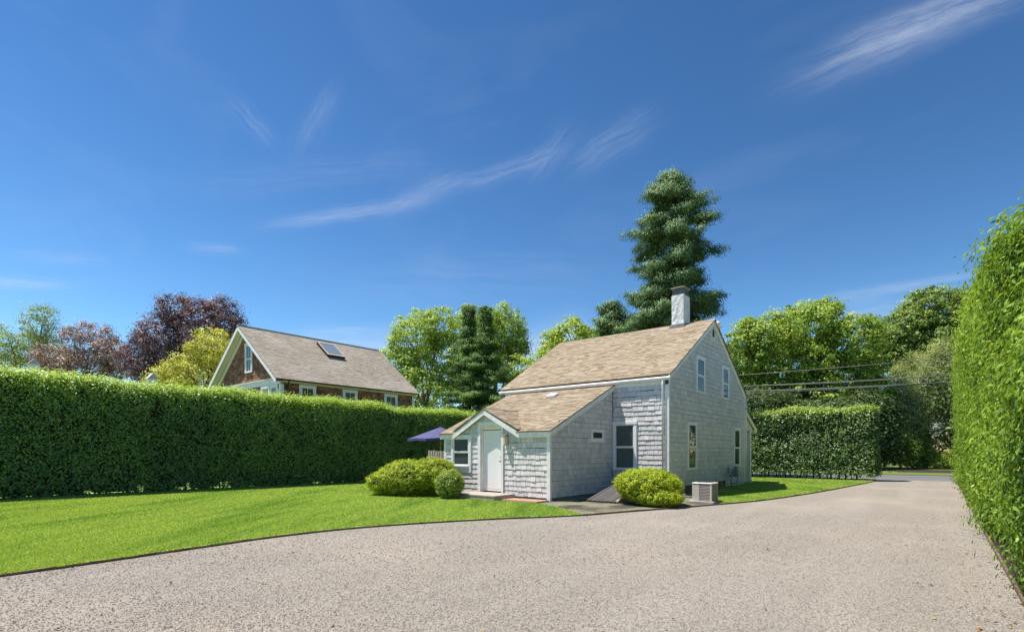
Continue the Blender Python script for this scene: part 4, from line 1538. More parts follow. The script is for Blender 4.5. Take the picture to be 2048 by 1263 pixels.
def hedge_leaves(parent, name, base, along, out, length, wd, hfun, dens_face, dens_top, leaf, mat, face_off=None, seed=1,
                 low=0.0, depth=.28, amp=.12, droop=.35, top_rag=.12, ends=True, tone=None, upn=.45, spread=1.0, top_r=.35, top_c=.18):
    """leaves over the front, top and ends of a clipped hedge; out is the face normal"""
    base, along, out = np.array(base, float), np.array(along, float), np.array(out, float)
    sn = SN(seed, 14, 1.5); sn2 = SN(seed + 1, 14, 5.0); sn3 = SN(seed + 2, 10, .6)
    up = np.array([0, 0, 1.0])
    Q, R = [], []

    def emit(c, nrm, k):
        # sprigs of leaves round each sampled point
        m_ = 6
        sel = rng.random(len(c)) < 1 / m_
        c, nrm = c[sel], nrm[sel]
        ct = rng.normal(0, .17, len(c))
        sp = rng.uniform(.05, .13, len(c)) * spread
        ci = np.repeat(np.arange(len(c)), m_)
        o = rng.normal(size=(len(ci), 3))
        c2 = c[ci] + o * sp[ci][:, None]
        nn = nrmz(nrm[ci] + nrmz(o) * .6 + rng.normal(0, .35, c2.shape) + up * upn)
        Q.append(leaf_quads(c2, nn, leaf[0] * k, leaf[1] * k, droop))
        tn = .45 + .26 * sn3(c2) + ct[ci] + rng.normal(0, .13, len(c2))
        if tone is not None: tn = tn + tone(c2)
        R.append(np.clip(tn, 0, 1))

    # front face
    for (s, dk) in dens_face(length):
        n = len(s)
        h = hfun(s)
        z = rng.random(n) * (h - low) + low
        lay = -np.abs(rng.normal(0, depth, n)) * 1.0
        P = base + along * s[:, None] + up * z[:, None]
        off = amp * sn(P) + amp * .6 * sn2(P) + lay
        rt = np.clip((z - (h - top_r)) / top_r, 0, 1)
        off -= top_c * rt ** 2
        rb = np.clip((.9 - z) / .9, 0, 1)
        thin = (rng.random(n) > rb * .10) & (sn2(P * np.array([1, 1, .6])) > -.8)
        if face_off is not None: off = off + face_off(s, z)
        P = P + out * off[:, None]
        nr = np.repeat(out[None], n, 0) + up * (rt[:, None] * .8)
        emit(P[thin], nr[thin], dk)
    # top
    for (s, dk) in dens_top(length):
        n = len(s)
        h = hfun(s)
        q = rng.random(n) * wd
        P = base + along * s[:, None] - out * q[:, None]
        z = h + .10 * sn(P) + .05 * sn2(P) - np.abs(rng.normal(0, .10, n))
        sh = (rng.random(n) < .08) * rng.random(n) ** 2 * top_rag * .4
        e = np.minimum(q, wd - q)
        z = z + sh - .15 * np.clip((.25 - e) / .25, 0, 1)
        P[:, 2] = z
        if face_off is not None: P = P + out * (face_off(s, z) * np.clip(1 - q / wd, 0, 1))[:, None]
        emit(P, np.repeat(up[None], n, 0) + out * .3, dk)
    if ends:
        for s0, sg in ((0.0, -1), (length, 1)):
            n = int(wd * float(hfun(np.array([s0]))[0]) * ends)
            q = rng.random(n) * wd
            h = float(hfun(np.array([s0]))[0])
            z = rng.random(n) * (h - low) + low
            P = base + along * s0 - out * q[:, None] + up * z[:, None]
            off = amp * sn(P) - np.abs(rng.normal(0, .15, n))
            P = P + along * (sg * off)[:, None]
            emit(P, np.repeat((along * sg)[None], n, 0), 1.2)
    me = quads_mesh(name, np.concatenate(Q), np.concatenate(R))
    return tag(link(name, me, mat, parent), kind='stuff')


def stems(parent, base, along, out, length, wd, n, h=.9, r=.03):
    m = MB()
    base, along, out = Vector(base), Vector(along), Vector(out)
    for i in range(n):
        s = random.random() * length
        p = base + along * s - out * random.uniform(.15, wd - .15)
        q = p + Vector((random.uniform(-.15, .15), random.uniform(-.15, .15), h))
        m.tube([p, (p + q) / 2 + Vector((random.uniform(-.05, .05), 0, 0)), q], [r, r * .8, r * .6], 5)
    o = m.build('stem', BARK, parent)
    o['kind'] = 'stuff'
    return o


def uniform_s(nper, k):
    def f(length):
        n = int(nper * length)
        return [(rng.random(n) * length, k)]
    return f


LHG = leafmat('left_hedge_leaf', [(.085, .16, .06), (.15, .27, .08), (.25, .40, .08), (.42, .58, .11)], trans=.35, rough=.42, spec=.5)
RHG = leafmat('right_hedge_leaf', [(.08, .15, .025), (.18, .31, .04), (.31, .47, .065), (.46, .60, .13)], trans=.30, rough=.36, spec=.5)
BHG = leafmat('back_hedge_leaf', [(.075, .135, .045), (.14, .235, .06), (.23, .35, .07), (.36, .49, .10)], trans=.3, rough=.42, spec=.45)

# left hedge
lx0, lx1 = -22.5, -21.3
ly0, ly1 = -3.0, 24.0
hl = empty('left_hedge', (-22.6, 8, 0), 'tall clipped dark green hedge along the left side of the lawn', 'hedge')
dl = Vector((lx1 - lx0, ly1 - ly0, 0)); Ll = dl.length; dl.normalize()
nl = Vector((dl.y, -dl.x, 0))
hLf = lambda s: 4.12 - .0125 * s - .12 * np.clip((s - 19.6) / .6, 0, 1) + .1 * np.clip((s - 21.2) / 1, 0, 1) + .05 * np.sin(s * 1.1) + .03 * np.sin(s * 2.7)
sunlit_topL = lambda c: .15 * np.clip((c[:, 2] - 2.6) / .6, 0, 1) + .62 * np.clip((c[:, 2] - 3.35) / .4, 0, 1)  # sunlit upper band put into the leaf colour by height
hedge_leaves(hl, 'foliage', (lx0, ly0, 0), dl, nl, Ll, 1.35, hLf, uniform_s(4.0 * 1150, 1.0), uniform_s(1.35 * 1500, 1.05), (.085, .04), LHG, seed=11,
             low=.0, depth=.15, amp=.20, ends=500, tone=sunlit_topL, upn=.6, top_rag=.25, top_r=.65, top_c=.36)
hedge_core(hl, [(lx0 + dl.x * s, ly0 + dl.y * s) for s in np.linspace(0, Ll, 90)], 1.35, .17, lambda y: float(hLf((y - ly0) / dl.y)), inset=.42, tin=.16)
stems(hl, (lx0, ly0, 0), dl, nl, Ll, 1.35, 110, h=1.0)

# right hedge
hr = empty('right_hedge', (1.6, 14, 0), 'very tall sunlit bright green hedge along the right side of the gravel drive', 'hedge')
RY0, RY1 = 1.5, 34.2
RL = RY1 - RY0
hRf = lambda s: 4.62 + .75 * np.clip((s + RY0 - 14.2) / 2.2, 0, 1) + .5 * np.clip((s + RY0 - 18.5) / 1.2, 0, 1) - .55 * np.clip((s + RY0 - 21.5) / 3, 0, 1) + .10 * np.sin(s * 2.1) + .07 * np.sin(s * 4.7)


def dens_right(length):
    out = []
    n = 62000
    s = 4.2 + rng.random(n) * 5.3
    out.append((s, 1.0))
    n = 52000
    out.append((9.5 + rng.random(n) * (17 - 9.5), 1.05))
    n = 62000
    out.append((17 + rng.random(n) * (length - 17), 1.2))
    return out


def dens_righttop(length):
    return [(7.0 + rng.random(26000) * (length - 7.0), 1.25)]


def offR(s, z):
    y = s + RY0
    lean = -.16 * np.clip((.9 - z) / .9, 0, 1) * np.clip((12 - y) / 5, 0, 1) - .75 * np.clip((10 - y) / 3.5, 0, 1) * np.clip((z - 2) / 1.6, 0, 1)
    return lean + .10 * np.clip((z - 1.5) / 2, 0, 1)


hedge_leaves(hr, 'foliage', (.78, RY0, 0), (0, 1, 0), (-1, 0, 0), RL, 1.7, hRf, dens_right, dens_righttop, (.095, .036), RHG, face_off=offR, seed=31,
             low=.04, depth=.19, amp=.24, droop=.10, top_rag=.2, ends=700, upn=.5, spread=1.25, top_r=.18, top_c=.06)
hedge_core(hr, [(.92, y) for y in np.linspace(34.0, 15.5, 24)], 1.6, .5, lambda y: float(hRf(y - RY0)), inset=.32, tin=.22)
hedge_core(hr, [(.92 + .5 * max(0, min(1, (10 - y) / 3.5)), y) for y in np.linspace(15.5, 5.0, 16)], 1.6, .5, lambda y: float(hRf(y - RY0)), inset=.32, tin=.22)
stems(hr, (1.1, RY0, 0), (0, 1, 0), (-1, 0, 0), RL, 1.3, 90, h=.9)
# long shoots that stand out of the clipped top
m_s = []
tw = MB()
for i in range(150):
    s = random.random() * 22 + 9.3
    hh = float(hRf(np.array([s]))[0])
    p = np.array([random.uniform(.62, 1.3), RY0 + s, hh - .25])
    d = np.array([random.uniform(-.22, .1), random.uniform(-.2, .2), 1.0])
    L_ = random.choice((.3, .4, .5, .65)) * random.uniform(.8, 1.1)
    tw.tube([p, p + d * L_], [.006, .003], 4)
    k_ = int(L_ * 90)
    f_ = rng.random(k_)
    ax = nrmz(rng.normal(size=(k_, 3)) * np.array([1, 1, .35]) + d * .5)
    c = p + d * (f_ * L_)[:, None] + ax * .05
    m_s.append(leaf_quads(c, rng.normal(size=(k_, 3)) * .5 + np.array([0, 0, 1]), .10, .036, 0, axis=ax * 4))
tag(tw.build('shoot_stems', BARK, hr), kind='stuff')
A = np.concatenate(m_s)
tag(link('top_shoots', quads_mesh('shoots', A, rng.random(len(A)) * .5 + .5), RHG, hr), kind='stuff')

# back hedge by the road
hb = empty('back_hedge', (-6, 32.8, 0), 'dark clipped hedge behind the side lawn, parallel to the road', 'hedge')
hBf = lambda s: 3.82 + .05 * np.sin(s * 1.7) + .04 * np.sin(s * 3.9) - .12 * np.clip(.6 - (11.8 - s), 0, 1)
sunlit_topB = lambda c: .6 * np.clip((c[:, 2] - 3.35) / .3, 0, 1)  # lit top edge painted into the leaf tone
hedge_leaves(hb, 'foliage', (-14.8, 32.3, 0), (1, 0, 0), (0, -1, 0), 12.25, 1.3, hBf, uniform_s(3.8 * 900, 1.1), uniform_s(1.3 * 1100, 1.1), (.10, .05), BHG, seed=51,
             low=.30, depth=.16, amp=.17, ends=900, tone=sunlit_topB, upn=.6, top_r=.5, top_c=.3)
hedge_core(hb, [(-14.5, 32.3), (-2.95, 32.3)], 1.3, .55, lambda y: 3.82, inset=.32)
m = MB()
for i in range(40):
    x_ = -14.5 + i * .285 + random.uniform(-.06, .06)
    y_ = 32.95 + random.uniform(-.3, .3)
    m.tube([(x_, y_, 0), (x_ + random.uniform(-.08, .08), y_, .4), (x_ + random.uniform(-.2, .2), y_, 1.0)], [.045, .04, .03], 6)
tag(m.build('stem', BARK, hb), kind='stuff')


def blob_foliage(name, blobs, ncl, clr, nl, leaf, mat, parent=None, seed=3, droop=.2, flat=.6, outer=.62, upn=.5, tone=0.0, tonev=.22, bottom=None, shell=.5, rough_=.14):
    """blobs: [(centre, (rx,ry,rz))]; clumps of leaves in a shell of each blob"""
    g = np.random.default_rng(seed)
    ws = np.array([(b[1][0] * b[1][2]) for b in blobs]); ws = ws / ws.sum()
    idx = g.choice(len(blobs), size=ncl, p=ws)
    cen = np.array([np.array(b[0], float) for b in blobs]); rad = np.array([b[1] for b in blobs], float)
    d = nrmz(g.normal(size=(ncl, 3)))
    f = np.where(g.random(ncl) < shell, g.uniform(.86, 1.04, ncl), g.uniform(outer, .95, ncl))
    sn = SN(seed, 8, 2.2)
    f = f * (1 + rough_ * sn(d * 2.0 + cen[idx] * .3))
    P = cen[idx] + d * rad[idx] * f[:, None]
    # drop clumps deep inside another blob
    dist = np.min(np.stack([np.linalg.norm((P - c) / r, axis=1) for c, r in zip(cen, rad)]), axis=0)
    k = dist > .45
    if bottom is not None: k &= P[:, 2] > bottom
    P, d, idx = P[k], d[k], idx[k]
    ncl = len(P)
    cr = clr * g.uniform(.6, 1.35, ncl)
    N_ = ncl * nl
    ci = np.repeat(np.arange(ncl), nl)
    o = g.normal(size=(N_, 3)) * .5
    o[:, 2] *= flat
    c = P[ci] + o * cr[ci][:, None]
    nn = nrmz(nrmz(o) * .9 + d[ci] * .5 + np.array([0, 0, upn]) + g.normal(0, .35, (N_, 3)))
    Q = leaf_quads(c, nn, leaf[0], leaf[1], droop)
    ct = g.normal(0, tonev, ncl)
    r = np.clip(.5 + tone + ct[ci] + g.normal(0, .16, N_), 0, 1)
    me = quads_mesh(name, Q, r)
    return tag(link(name, me, mat, parent), kind='stuff')


def bush(name, c, r, n, leaf, mat, label, seed, clr=.10, nl=22, extra=(), tone=0.0, ncl=None, core=.80):
    e = empty(name, (c[0], c[1], 0), label, 'bush')
    bl = [(c, r)] + list(extra)
    blob_foliage('foliage', bl, n, clr, nl, leaf, mat, e, seed=seed, shell=.85, outer=.8, flat=.8, tone=tone, bottom=.02, upn=.6, rough_=.06)
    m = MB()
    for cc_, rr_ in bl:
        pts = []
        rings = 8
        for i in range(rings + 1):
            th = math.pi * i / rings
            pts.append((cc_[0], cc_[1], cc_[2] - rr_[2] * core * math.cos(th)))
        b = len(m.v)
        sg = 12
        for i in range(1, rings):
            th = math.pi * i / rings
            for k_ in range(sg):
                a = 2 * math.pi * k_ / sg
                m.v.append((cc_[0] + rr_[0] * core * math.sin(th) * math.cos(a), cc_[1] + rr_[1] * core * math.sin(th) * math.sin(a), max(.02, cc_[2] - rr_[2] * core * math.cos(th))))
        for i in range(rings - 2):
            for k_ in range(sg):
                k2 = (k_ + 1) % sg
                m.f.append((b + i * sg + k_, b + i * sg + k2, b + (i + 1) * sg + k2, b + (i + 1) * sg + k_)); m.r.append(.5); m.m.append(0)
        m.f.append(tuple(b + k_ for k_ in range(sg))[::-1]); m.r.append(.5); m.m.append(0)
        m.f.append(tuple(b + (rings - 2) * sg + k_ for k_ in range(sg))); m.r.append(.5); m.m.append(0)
    m.build('light_block_core', CORE_DARK, e)  # solid dark core added inside the leaves, no modelled twigs
    return e


YEW = leafmat('golden_yew_needle', [(0.086, 0.158, 0.009), (0.230, 0.329, 0.014), (0.413, 0.512, 0.023), (0.631, 0.683, 0.046)], trans=.3, rough=.5, spec=.3, tcol=(1.1, 1.1, .3))
YEW2 = leafmat('green_gold_yew_needle', [(0.090, 0.161, 0.013), (0.233, 0.338, 0.023), (0.466, 0.562, 0.039), (0.754, 0.755, 0.065)], trans=.3, rough=.5, spec=.3, tcol=(1.1, 1.1, .3))
BOX = leafmat('boxwood_leaf', [(0.100, 0.186, 0.029), (0.215, 0.338, 0.051), (0.386, 0.507, 0.086), (0.543, 0.507, 0.172)], trans=.3, rough=.5, spec=.3)
hY = lambda e: e

bush('right_bush', (-6.38, 13.9, .55), (.92, .85, .48), 3300, (.030, .021), YEW, 'bright yellow-green mounded bush in front of the cellar hatch and gable corner', 71, clr=.07, nl=30,
     extra=[((-6.0, 13.65, .28), (.68, .6, .26)), ((-6.8, 14.1, .60), (.52, .5, .34))], tone=.12, core=.84)
bush('left_bush', (-14.0, 11.6, .60), (1.15, .95, .62), 4200, (.031, .022), YEW2, 'broad two-lobed green-gold bush left of the entry step', 73, clr=.075, nl=30,
     extra=[((-13.15, 11.95, .72), (.85, .7, .58)), ((-14.55, 11.3, .46), (.85, .8, .44))], core=.84)
bush('round_bush', (-11.93, 11.52, .49), (.43, .43, .43), 700, (.034, .020), BOX, 'small round bush with reddish tips beside the entry step', 75, clr=.07, nl=24, core=.88)


def tree(name, label, px, py_base, t, blobs, mat, ncl, clr, nl, leaf, seed, bark=BARK, trunk_r=.25, cat='tree', limbs=10, group=None, depthk=.9, **kw):
    """blobs in photo units (px, py, rx, ry) set at distance t with a depth offset and their own depth radius"""
    base = at(px, HY, t); base.z = 0
    e = empty(name, base, label, cat, group)
    bl = []
    g = random.Random(seed)
    for b in blobs:
        c = at(b[0], b[1], t)
        k = t / FOC
        dep = (b[4] if len(b) > 4 else g.uniform(-.35, .35) * b[2] * k)
        c = c + FWD * dep
        rx = b[2] * k
        bl.append((tuple(c), (rx, rx * depthk, b[3] * k)))
    blob_foliage('crown', bl, ncl, clr, nl, leaf, mat, e, seed=seed, **kw)
    m = MB()
    top = max(c[2] for c, r in bl)
    main = Vector(base)
    p1 = Vector((base.x, base.y, top * .45))
    m.tube([main, main + (p1 - main) * .5 + Vector((g.uniform(-.1, .1), g.uniform(-.1, .1), 0)), p1], [trunk_r, trunk_r * .8, trunk_r * .65], 8)
    for c, r in bl:
        c = Vector(c)
        st_ = main + (p1 - main) * g.uniform(.55, 1.0)
        mid = (st_ + c) / 2 + Vector((g.uniform(-.3, .3), g.uniform(-.3, .3), g.uniform(0, .4)))
        m.tube([st_, mid, c], [trunk_r * .5, trunk_r * .35, trunk_r * .2], 6)
        for _ in range(limbs):
            d = Vector((g.gauss(0, 1), g.gauss(0, 1), g.uniform(-.2, 1))).normalized()
            e_ = c + Vector((d.x * r[0], d.y * r[1], d.z * r[2])) * .85
            s_ = mid + (c - mid) * g.random()
            m.tube([s_, (s_ + e_) / 2 + Vector((0, 0, g.uniform(-.1, .3))), e_], [trunk_r * .2, trunk_r * .12, trunk_r * .05], 5)
    m.build('trunk', bark, e)
    return e


OLIVE = leafmat('grey_green_leaf', [(0.120, 0.200, 0.070), (0.240, 0.340, 0.130), (0.400, 0.500, 0.220), (0.560, 0.640, 0.320)], trans=.3)
PURP = leafmat('copper_beech_leaf', [(0.069, 0.047, 0.072), (0.146, 0.091, 0.119), (0.253, 0.168, 0.179), (0.408, 0.308, 0.286)], trans=.2, spec=.25, tcol=(1.2, .7, .7), rough=.5)
PURP2 = leafmat('dusty_copper_leaf', [(0.139, 0.101, 0.108), (0.276, 0.188, 0.168), (0.435, 0.326, 0.263), (0.613, 0.526, 0.407)], trans=.2, spec=.25, tcol=(1.2, .8, .7), rough=.5)
MAPLEY = leafmat('golden_maple_leaf', [(0.232, 0.269, 0.034), (0.464, 0.491, 0.069), (0.667, 0.666, 0.121), (0.776, 0.792, 0.189)], trans=.3, tcol=(1.1, 1.0, .4))
SYC = leafmat('light_green_leaf', [(0.123, 0.224, 0.040), (0.267, 0.402, 0.065), (0.432, 0.580, 0.108), (0.658, 0.748, 0.194)], trans=.38)
MID = leafmat('mid_green_leaf', [(0.100, 0.190, 0.029), (0.201, 0.334, 0.046), (0.357, 0.496, 0.068), (0.604, 0.666, 0.136)], trans=.35)
DMAP = leafmat('maple_leaf', [(0.072, 0.135, 0.027), (0.145, 0.234, 0.043), (0.248, 0.360, 0.063), (0.435, 0.522, 0.108)], trans=.33)
YG = leafmat('yellow_green_leaf', [(.128, .224, .024), (.272, .416, .040), (.464, .592, .072), (.672, .736, .144)], trans=.35)
DGRN = leafmat('shade_dark_green_leaf', [(.03, .06, .018), (.055, .10, .026), (.09, .15, .035), (.15, .21, .05)], trans=.25)  # green darkened so tree shade behind the hedge is in the colour
WIL = leafmat('willow_leaf', [(0.114, 0.170, 0.058), (0.239, 0.319, 0.114), (0.388, 0.456, 0.182), (0.593, 0.616, 0.296)], trans=.3)
SPR = leafmat('blue_green_needle', [(0.048, 0.106, 0.046), (0.108, 0.197, 0.084), (0.201, 0.317, 0.122), (0.346, 0.459, 0.169)], trans=.06, rough=.6, spec=.15)
SPR2 = leafmat('green_needle', [(0.041, 0.089, 0.028), (0.088, 0.178, 0.045), (0.178, 0.296, 0.064), (0.308, 0.429, 0.089)], trans=.08, rough=.6, spec=.15)

tree('olive_tree', 'loose grey-green tree at the far left behind the hedge', 55, 903, 62, [(20, 690, 55, 42), (90, 650, 32, 42), (60, 705, 60, 35), (-35, 700, 60, 50), (100, 700, 35, 30)],
     OLIVE, 520, .75, 30, (.22, .11), 101, limbs=14, shell=.5, outer=.5)
tree('copper_beech_tree', 'pale purple copper beech between the grey-green tree and the dark beech', 165, 903, 56, [(165, 690, 55, 52), (110, 718, 42, 32), (215, 715, 42, 36), (170, 735, 70, 30)],
     PURP2, 560, .65, 34, (.20, .10), 103, limbs=14, outer=.5)
tree('copper_beech_tree', 'tallest dark purple copper beech beside the yellow maple', 370, 903, 52, [(395, 655, 80, 58), (330, 678, 55, 48), (440, 635, 42, 42), (280, 712, 42, 46), (350, 620, 32, 34), (310, 740, 60, 35), (420, 700, 60, 50)],
     PURP, 1350, .62, 36, (.20, .10), 105, limbs=10, outer=.55)
tree('golden_maple_tree', 'yellow-green layered maple against the brown house gable', 410, 903, 42, [(432, 700, 48, 38), (375, 738, 52, 32), (460, 730, 45, 45), (330, 758, 40, 22), (410, 765, 70, 40)],
     MAPLEY, 620, .55, 36, (.15, .10), 107, limbs=5, flat=.4, outer=.65)
tree('sycamore_tree', 'light green airy tree right behind the brown house roof', 850, 903, 50, [(835, 680, 55, 58), (800, 730, 42, 60), (875, 730, 55, 70), (880, 660, 40, 42), (850, 790, 90, 55)],
     SYC, 1050, .55, 30, (.21, .13), 109, limbs=14, bark=BARKL, outer=.5)
tree('sycamore_tree', 'light green airy tree behind the twin spruces', 985, 903, 53, [(1010, 670, 45, 58), (950, 660, 50, 45), (1035, 690, 26, 40), (970, 740, 80, 70), (1010, 632, 22, 24)],
     SYC, 900, .55, 30, (.21, .13), 111, limbs=12, bark=BARKL, outer=.5)
tree('broadleaf_tree', 'yellow-green tree showing over the cottage roof left of the tall spruce', 1150, 903, 44, [(1140, 678, 40, 36), (1105, 695, 28, 34), (1195, 685, 45, 30), (1240, 690, 40, 25), (1150, 740, 110, 50)],
     YG, 900, .5, 32, (.19, .11), 113, limbs=6)
tree('broadleaf_tree', 'broad light green tree behind the power lines right of the gable', 1600, 903, 50,
     [(1625, 655, 70, 52), (1535, 680, 62, 48), (1695, 690, 60, 55), (1490, 700, 40, 60), (1580, 730, 90, 55), (1680, 750, 80, 55), (1500, 780, 70, 50), (1600, 800, 110, 50), (1650, 625, 30, 26), (1720, 790, 60, 45)],
     MID, 3000, .62, 34, (.24, .14), 115, limbs=4, outer=.6, flat=.5, trunk_r=.4)
tree('maple_tree', 'dark green spreading maple behind the drive entrance', 1850, 903, 58,
     [(1860, 630, 62, 50), (1800, 670, 52, 45), (1900, 670, 60, 65), (1850, 700, 80, 50), (1790, 720, 50, 35), (1920, 740, 60, 60), (1830, 590, 10, 10), (1770, 690, 30, 30)],
     DMAP, 1700, .66, 34, (.27, .17), 117, limbs=8, outer=.55, flat=.38, trunk_r=.4)
tree('willow_tree', 'olive green fine-leaved tree over the road beside the right hedge', 1850, 903, 49,
     [(1850, 790, 62, 80), (1800, 830, 42, 70), (1890, 770, 45, 80), (1870, 860, 60, 50), (1900, 720, 25, 40)],
     WIL, 2200, .60, 44, (.17, .05), 119, limbs=8, droop=1.2, flat=.9, outer=.5)
tree('leafy_shrub', 'dark leafy shrub across the road between hedge end and willow', 1800, 903, 47.5,
     [(1790, 895, 32, 36), (1822, 905, 28, 30), (1765, 905, 22, 28), (1850, 900, 28, 36)], DMAP, 420, .36, 26, (.13, .09), 121, cat='shrub', limbs=5, trunk_r=.08)
tree('leafy_shrub', 'bright green low shrub across the road against the right hedge', 1888, 903, 47,
     [(1880, 918, 24, 18), (1905, 912, 22, 22)], YG, 220, .30, 26, (.16, .05), 123, cat='shrub', limbs=4, trunk_r=.05)
tree('understory_tree', 'shade-darkened green tree filling the gap behind the back hedge', 1640, 903, 46,
     [(1530, 815, 60, 35), (1640, 830, 80, 30), (1740, 830, 50, 50), (1745, 880, 34, 40)], DGRN, 1500, .6, 30, (.24, .14), 125, limbs=3, trunk_r=.2)


def spruce(name, label, px, t, ytop, ybot, prof, mat, nbr, seed, tops=None, needle=(.16, .035), clr=.42, npc=60, trunk_r=.28, gap=0.0, flatten=1.0):
    """prof: [(py, radius_px)] from the top down"""
    g = random.Random(seed)
    k = t / FOC
    base = at(px, HY, t); base.z = 0
    e = empty(name, base, label, 'tree')
    ztop = CAM_H + (HY - ytop) * k
    prz = [(CAM_H + (HY - p[0]) * k, p[1] * k) for p in prof][::-1]
    zz = [p[0] for p in prz]; rr = [p[1] for p in prz]
    m = MB()
    tr = [base, base + Vector((.1, 0, ztop * .5)), Vector((base.x, base.y, ztop - .3))]
    m.tube(tr, [trunk_r, trunk_r * .6, .04], 8)
    P, D, S_ = [], [], []
    z_lo = CAM_H + (HY - ybot) * k
    for i in range(nbr):
        f = i / nbr
        z = z_lo + (ztop - z_lo) * (1 - (1 - f) ** 1.0)
        z += g.uniform(-.55, .55) if z < ztop - 1.5 else 0
        a = i * 2.39996 + g.uniform(-.6, .6)
        r = float(np.interp(z, zz, rr)) * g.choice((.5, .75, .92, 1.05, 1.15)) * g.uniform(.92, 1.05)
        d = Vector((math.cos(a), math.sin(a), 0))
        s0 = Vector((base.x, base.y, z + r * .10))
        tipz = z - r * g.uniform(.02, .22)
        tip = Vector((base.x, base.y, 0)) + d * r + ZV * tipz
        midp = s0 * .5 + tip * .5 + ZV * (-.05 * r)
        m.tube([s0, midp, tip], [max(.015, .03 * r / 2), .02, .01], 5)
        nc = max(3, int(r / (clr * .42)))
        for j in range(nc):
            q = (j + .7) / nc
            if q < gap: continue
            pt = s0.lerp(midp, q * 2) if q < .5 else midp.lerp(tip, q * 2 - 1)
            wdt = clr * (1.25 - .75 * q)
            for sd in ((-1, 1) if q < .86 else (0,)):
                P.append(pt + Vector((-d.y, d.x, 0)) * sd * wdt * g.uniform(.35, 1.0) - ZV * (abs(sd) * .10 * g.random()) + d * g.uniform(-.15, .15))
                D.append(d); S_.append(clr * g.uniform(.55, .85))
    # leader
    for j in range(6):
        P.append(Vector((base.x, base.y, ztop - j * .3))); D.append(Vector((0, 0, 1))); S_.append(clr * (.16 + .09 * j))
    P = np.array([tuple(p) for p in P]); D = np.array([tuple(p) for p in D]); S_ = np.array(S_)
    n = len(P)
    ci = np.repeat(np.arange(n), npc)
    o = rng.normal(size=(n * npc, 3)) * .48
    o[:, 2] *= .62
    # clumps sag outward: hanging sprays below, soft tops above
    c = P[ci] + o * S_[ci][:, None]
    c[:, 2] -= np.abs(rng.normal(0, .18, n * npc)) * S_[ci]
    nn = nrmz(nrmz(o) + np.array([0, 0, .9]) + D[ci] * .4)
    ax = D[ci] * .9 + nrmz(o) * .9
    ax[:, 2] -= .35
    Q = leaf_quads(c, nn, needle[0], needle[1], 0, axis=ax)
    ct = rng.normal(0, .15, n)
    r = np.clip(.45 + ct[ci] + rng.normal(0, .16, n * npc) + .25 * np.clip(o[:, 2] * 1.5, -.5, 1), 0, 1)  # clump tops paler, undersides darker: light from above put into the colour
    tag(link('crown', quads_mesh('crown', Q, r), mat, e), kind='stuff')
    m.build('trunk', BARK, e)
    return e


spruce('spruce_tree', 'tallest blue-green spruce rising behind the whitewashed chimney', 1345, 34.0, 345, 690,
       [(340, 4), (360, 36), (395, 66), (430, 80), (470, 84), (510, 84), (560, 88), (600, 96), (640, 98), (700, 100)], SPR, 165, 201, gap=.30, npc=100, clr=.58, trunk_r=.24, needle=(.14, .042))
spruce('spruce_tree', 'left one of the twin green spruces between the two houses', 938, 43.0, 610, 850,
       [(610, 1), (640, 8), (670, 20), (710, 34), (760, 46), (830, 60)], SPR2, 95, 203, npc=64, clr=.48, trunk_r=.2, needle=(.15, .045))
spruce('spruce_tree', 'right one of the twin green spruces between the two houses', 972, 42.0, 612, 850,
       [(612, 1), (640, 9), (670, 22), (710, 36), (760, 50), (830, 62)], SPR2, 95, 205, npc=64, clr=.48, trunk_r=.2, needle=(.15, .045))
spruce('spruce_tree', 'low dark conifer top just left of the tall spruce above the roof', 1222, 37.0, 604, 720,
       [(604, 20), (620, 40), (650, 52), (700, 60)], SPR, 54, 207, npc=50, clr=.5, trunk_r=.16, needle=(.16, .05))

# leafy sprig behind the picket fence
bush('young_shrub', (-14.5, 15.2, .95), (.42, .42, .95), 260, (.07, .04), YG, 'young yellow-green shrub behind the picket fence under the parasol', 77, clr=.14, nl=16, core=.5)

# overhead cables over the road
for (z_, zl, r_, lab) in ((6.74, 6.71, .018, 'highest overhead cable crossing above the back hedge'), (5.97, 5.73, .022, 'second highest overhead cable, thick and twisted, above the road'),
                          (5.62, 5.36, .022, 'third overhead cable from the top, above the road'), (5.46, 5.34, .012, 'lowest thin overhead cable above the road')):
    m = MB()
    pts = []
    for i in range(41):
        x_ = -45 + i * 2.2
        sl_ = (zl - z_) / 11.0
        pts.append((x_, 38.0, z_ + sl_ * (x_ + 10.5) + .0012 * ((x_ + 4) ** 2)))
    m.tube(pts, r_, 6)
    if r_ > .02:
        m.tube([(p[0], p[1] + .05, p[2] - .03 + .02 * math.sin(i * 1.3)) for i, p in enumerate(pts)], r_ * .6, 5)
    tag(m.build('overhead_cable', WIRE), lab, 'cable', 'overhead cables along the road')

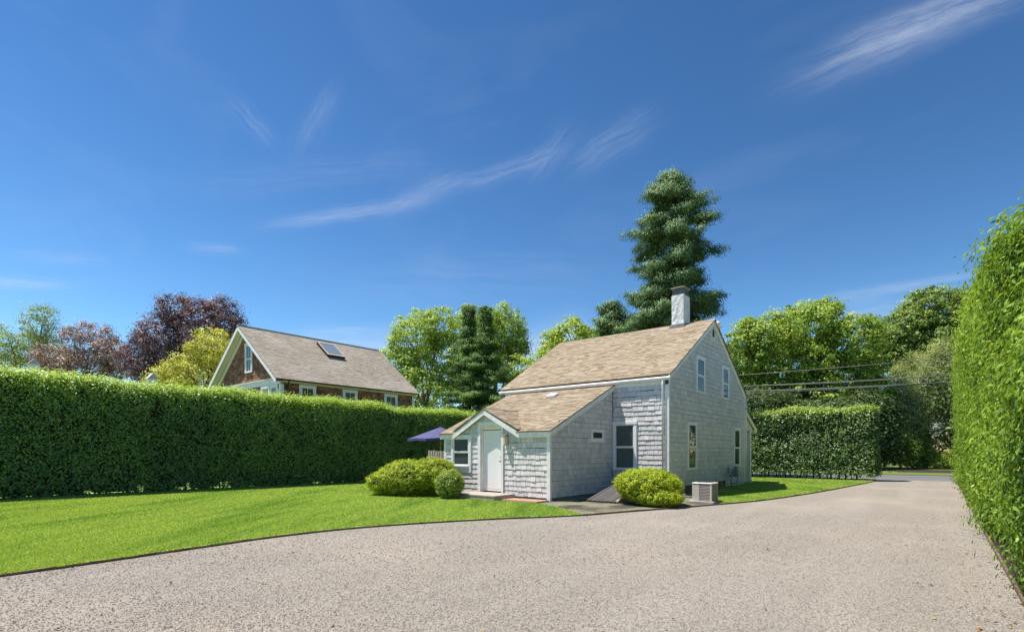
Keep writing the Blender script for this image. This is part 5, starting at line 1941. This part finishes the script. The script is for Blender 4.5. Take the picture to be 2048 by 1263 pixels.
# small white roofs peeking over the left hedge
for px_, py_, lab in ((67, 717, 'small white roof peak over the left end of the hedge'), (304, 746, 'small white roof peak over the hedge beside the yellow maple')):
    c = at(px_, py_, 40)
    e = empty('white_shed', (c.x, c.y, 0), lab, 'shed')
    h_ = c.z
    MB().box(c.x - .3, c.x + .3, c.y - .3, c.y + .3, 0, h_ - .45).build('wall', WHITE, e)
    MB().prism([(c.x - .35, c.y - .38, h_ - .45), (c.x - .35, c.y + .38, h_ - .45), (c.x - .35, c.y, h_)], (.7, 0, 0)).build('roof', plain('pale_grey_roof', (.5, .5, .52), .7), e)


# a few fallen leaves and twigs along the edge of the gravel and on it
x, y, t = view_sample(2600, 3.6, 22, p=0)
k = inpoly(x, y, GP)
x, y, t = x[k], y[k], t[k]
ex = np.array([p for p in smooth_line(LAWN_EDGE, 30)])
dm = np.min(np.hypot(x[:, None] - ex[None, :, 0], y[:, None] - ex[None, :, 1]), axis=1)
k = (dm < .45) | (x > .2) | (rng.random(len(x)) < .10)
x, y = x[k], y[k]
c = np.stack([x, y, np.full(len(x), .016)], 1)
Q = leaf_quads(c, rng.normal(0, .3, (len(x), 3)) + np.array([0, 0, 1]), .045, .025)
LIT = varied('dry_leaf', [(.36, .20, .08), (.25, .14, .07), (.42, .30, .12), (.18, .20, .06)], rough=.8, bump=0)
tag(link('fallen_leaves', quads_mesh('leaves', Q, rng.random(len(Q))), LIT), 'small dry fallen leaves scattered on the gravel and along its edges', 'leaves', kind='stuff')


# woods that close the view behind the road
bl_ = []
g_ = random.Random(5)
for i in range(34):
    x_ = -75 + i * 4.4 + g_.uniform(-1, 1)
    bl_.append(((x_, 62 + g_.uniform(-2.5, 2.5), g_.uniform(2.2, 4.0)), (g_.uniform(3.2, 4.4), 2.6, g_.uniform(3.2, 5.0))))
wd = blob_foliage('distant_woods', bl_, 3200, .9, 24, (.38, .24), DGRN, None, seed=301, outer=.6, bottom=.3)
tag(wd, 'dense dark green band of woods beyond the road closing the view', 'woods', kind='stuff')
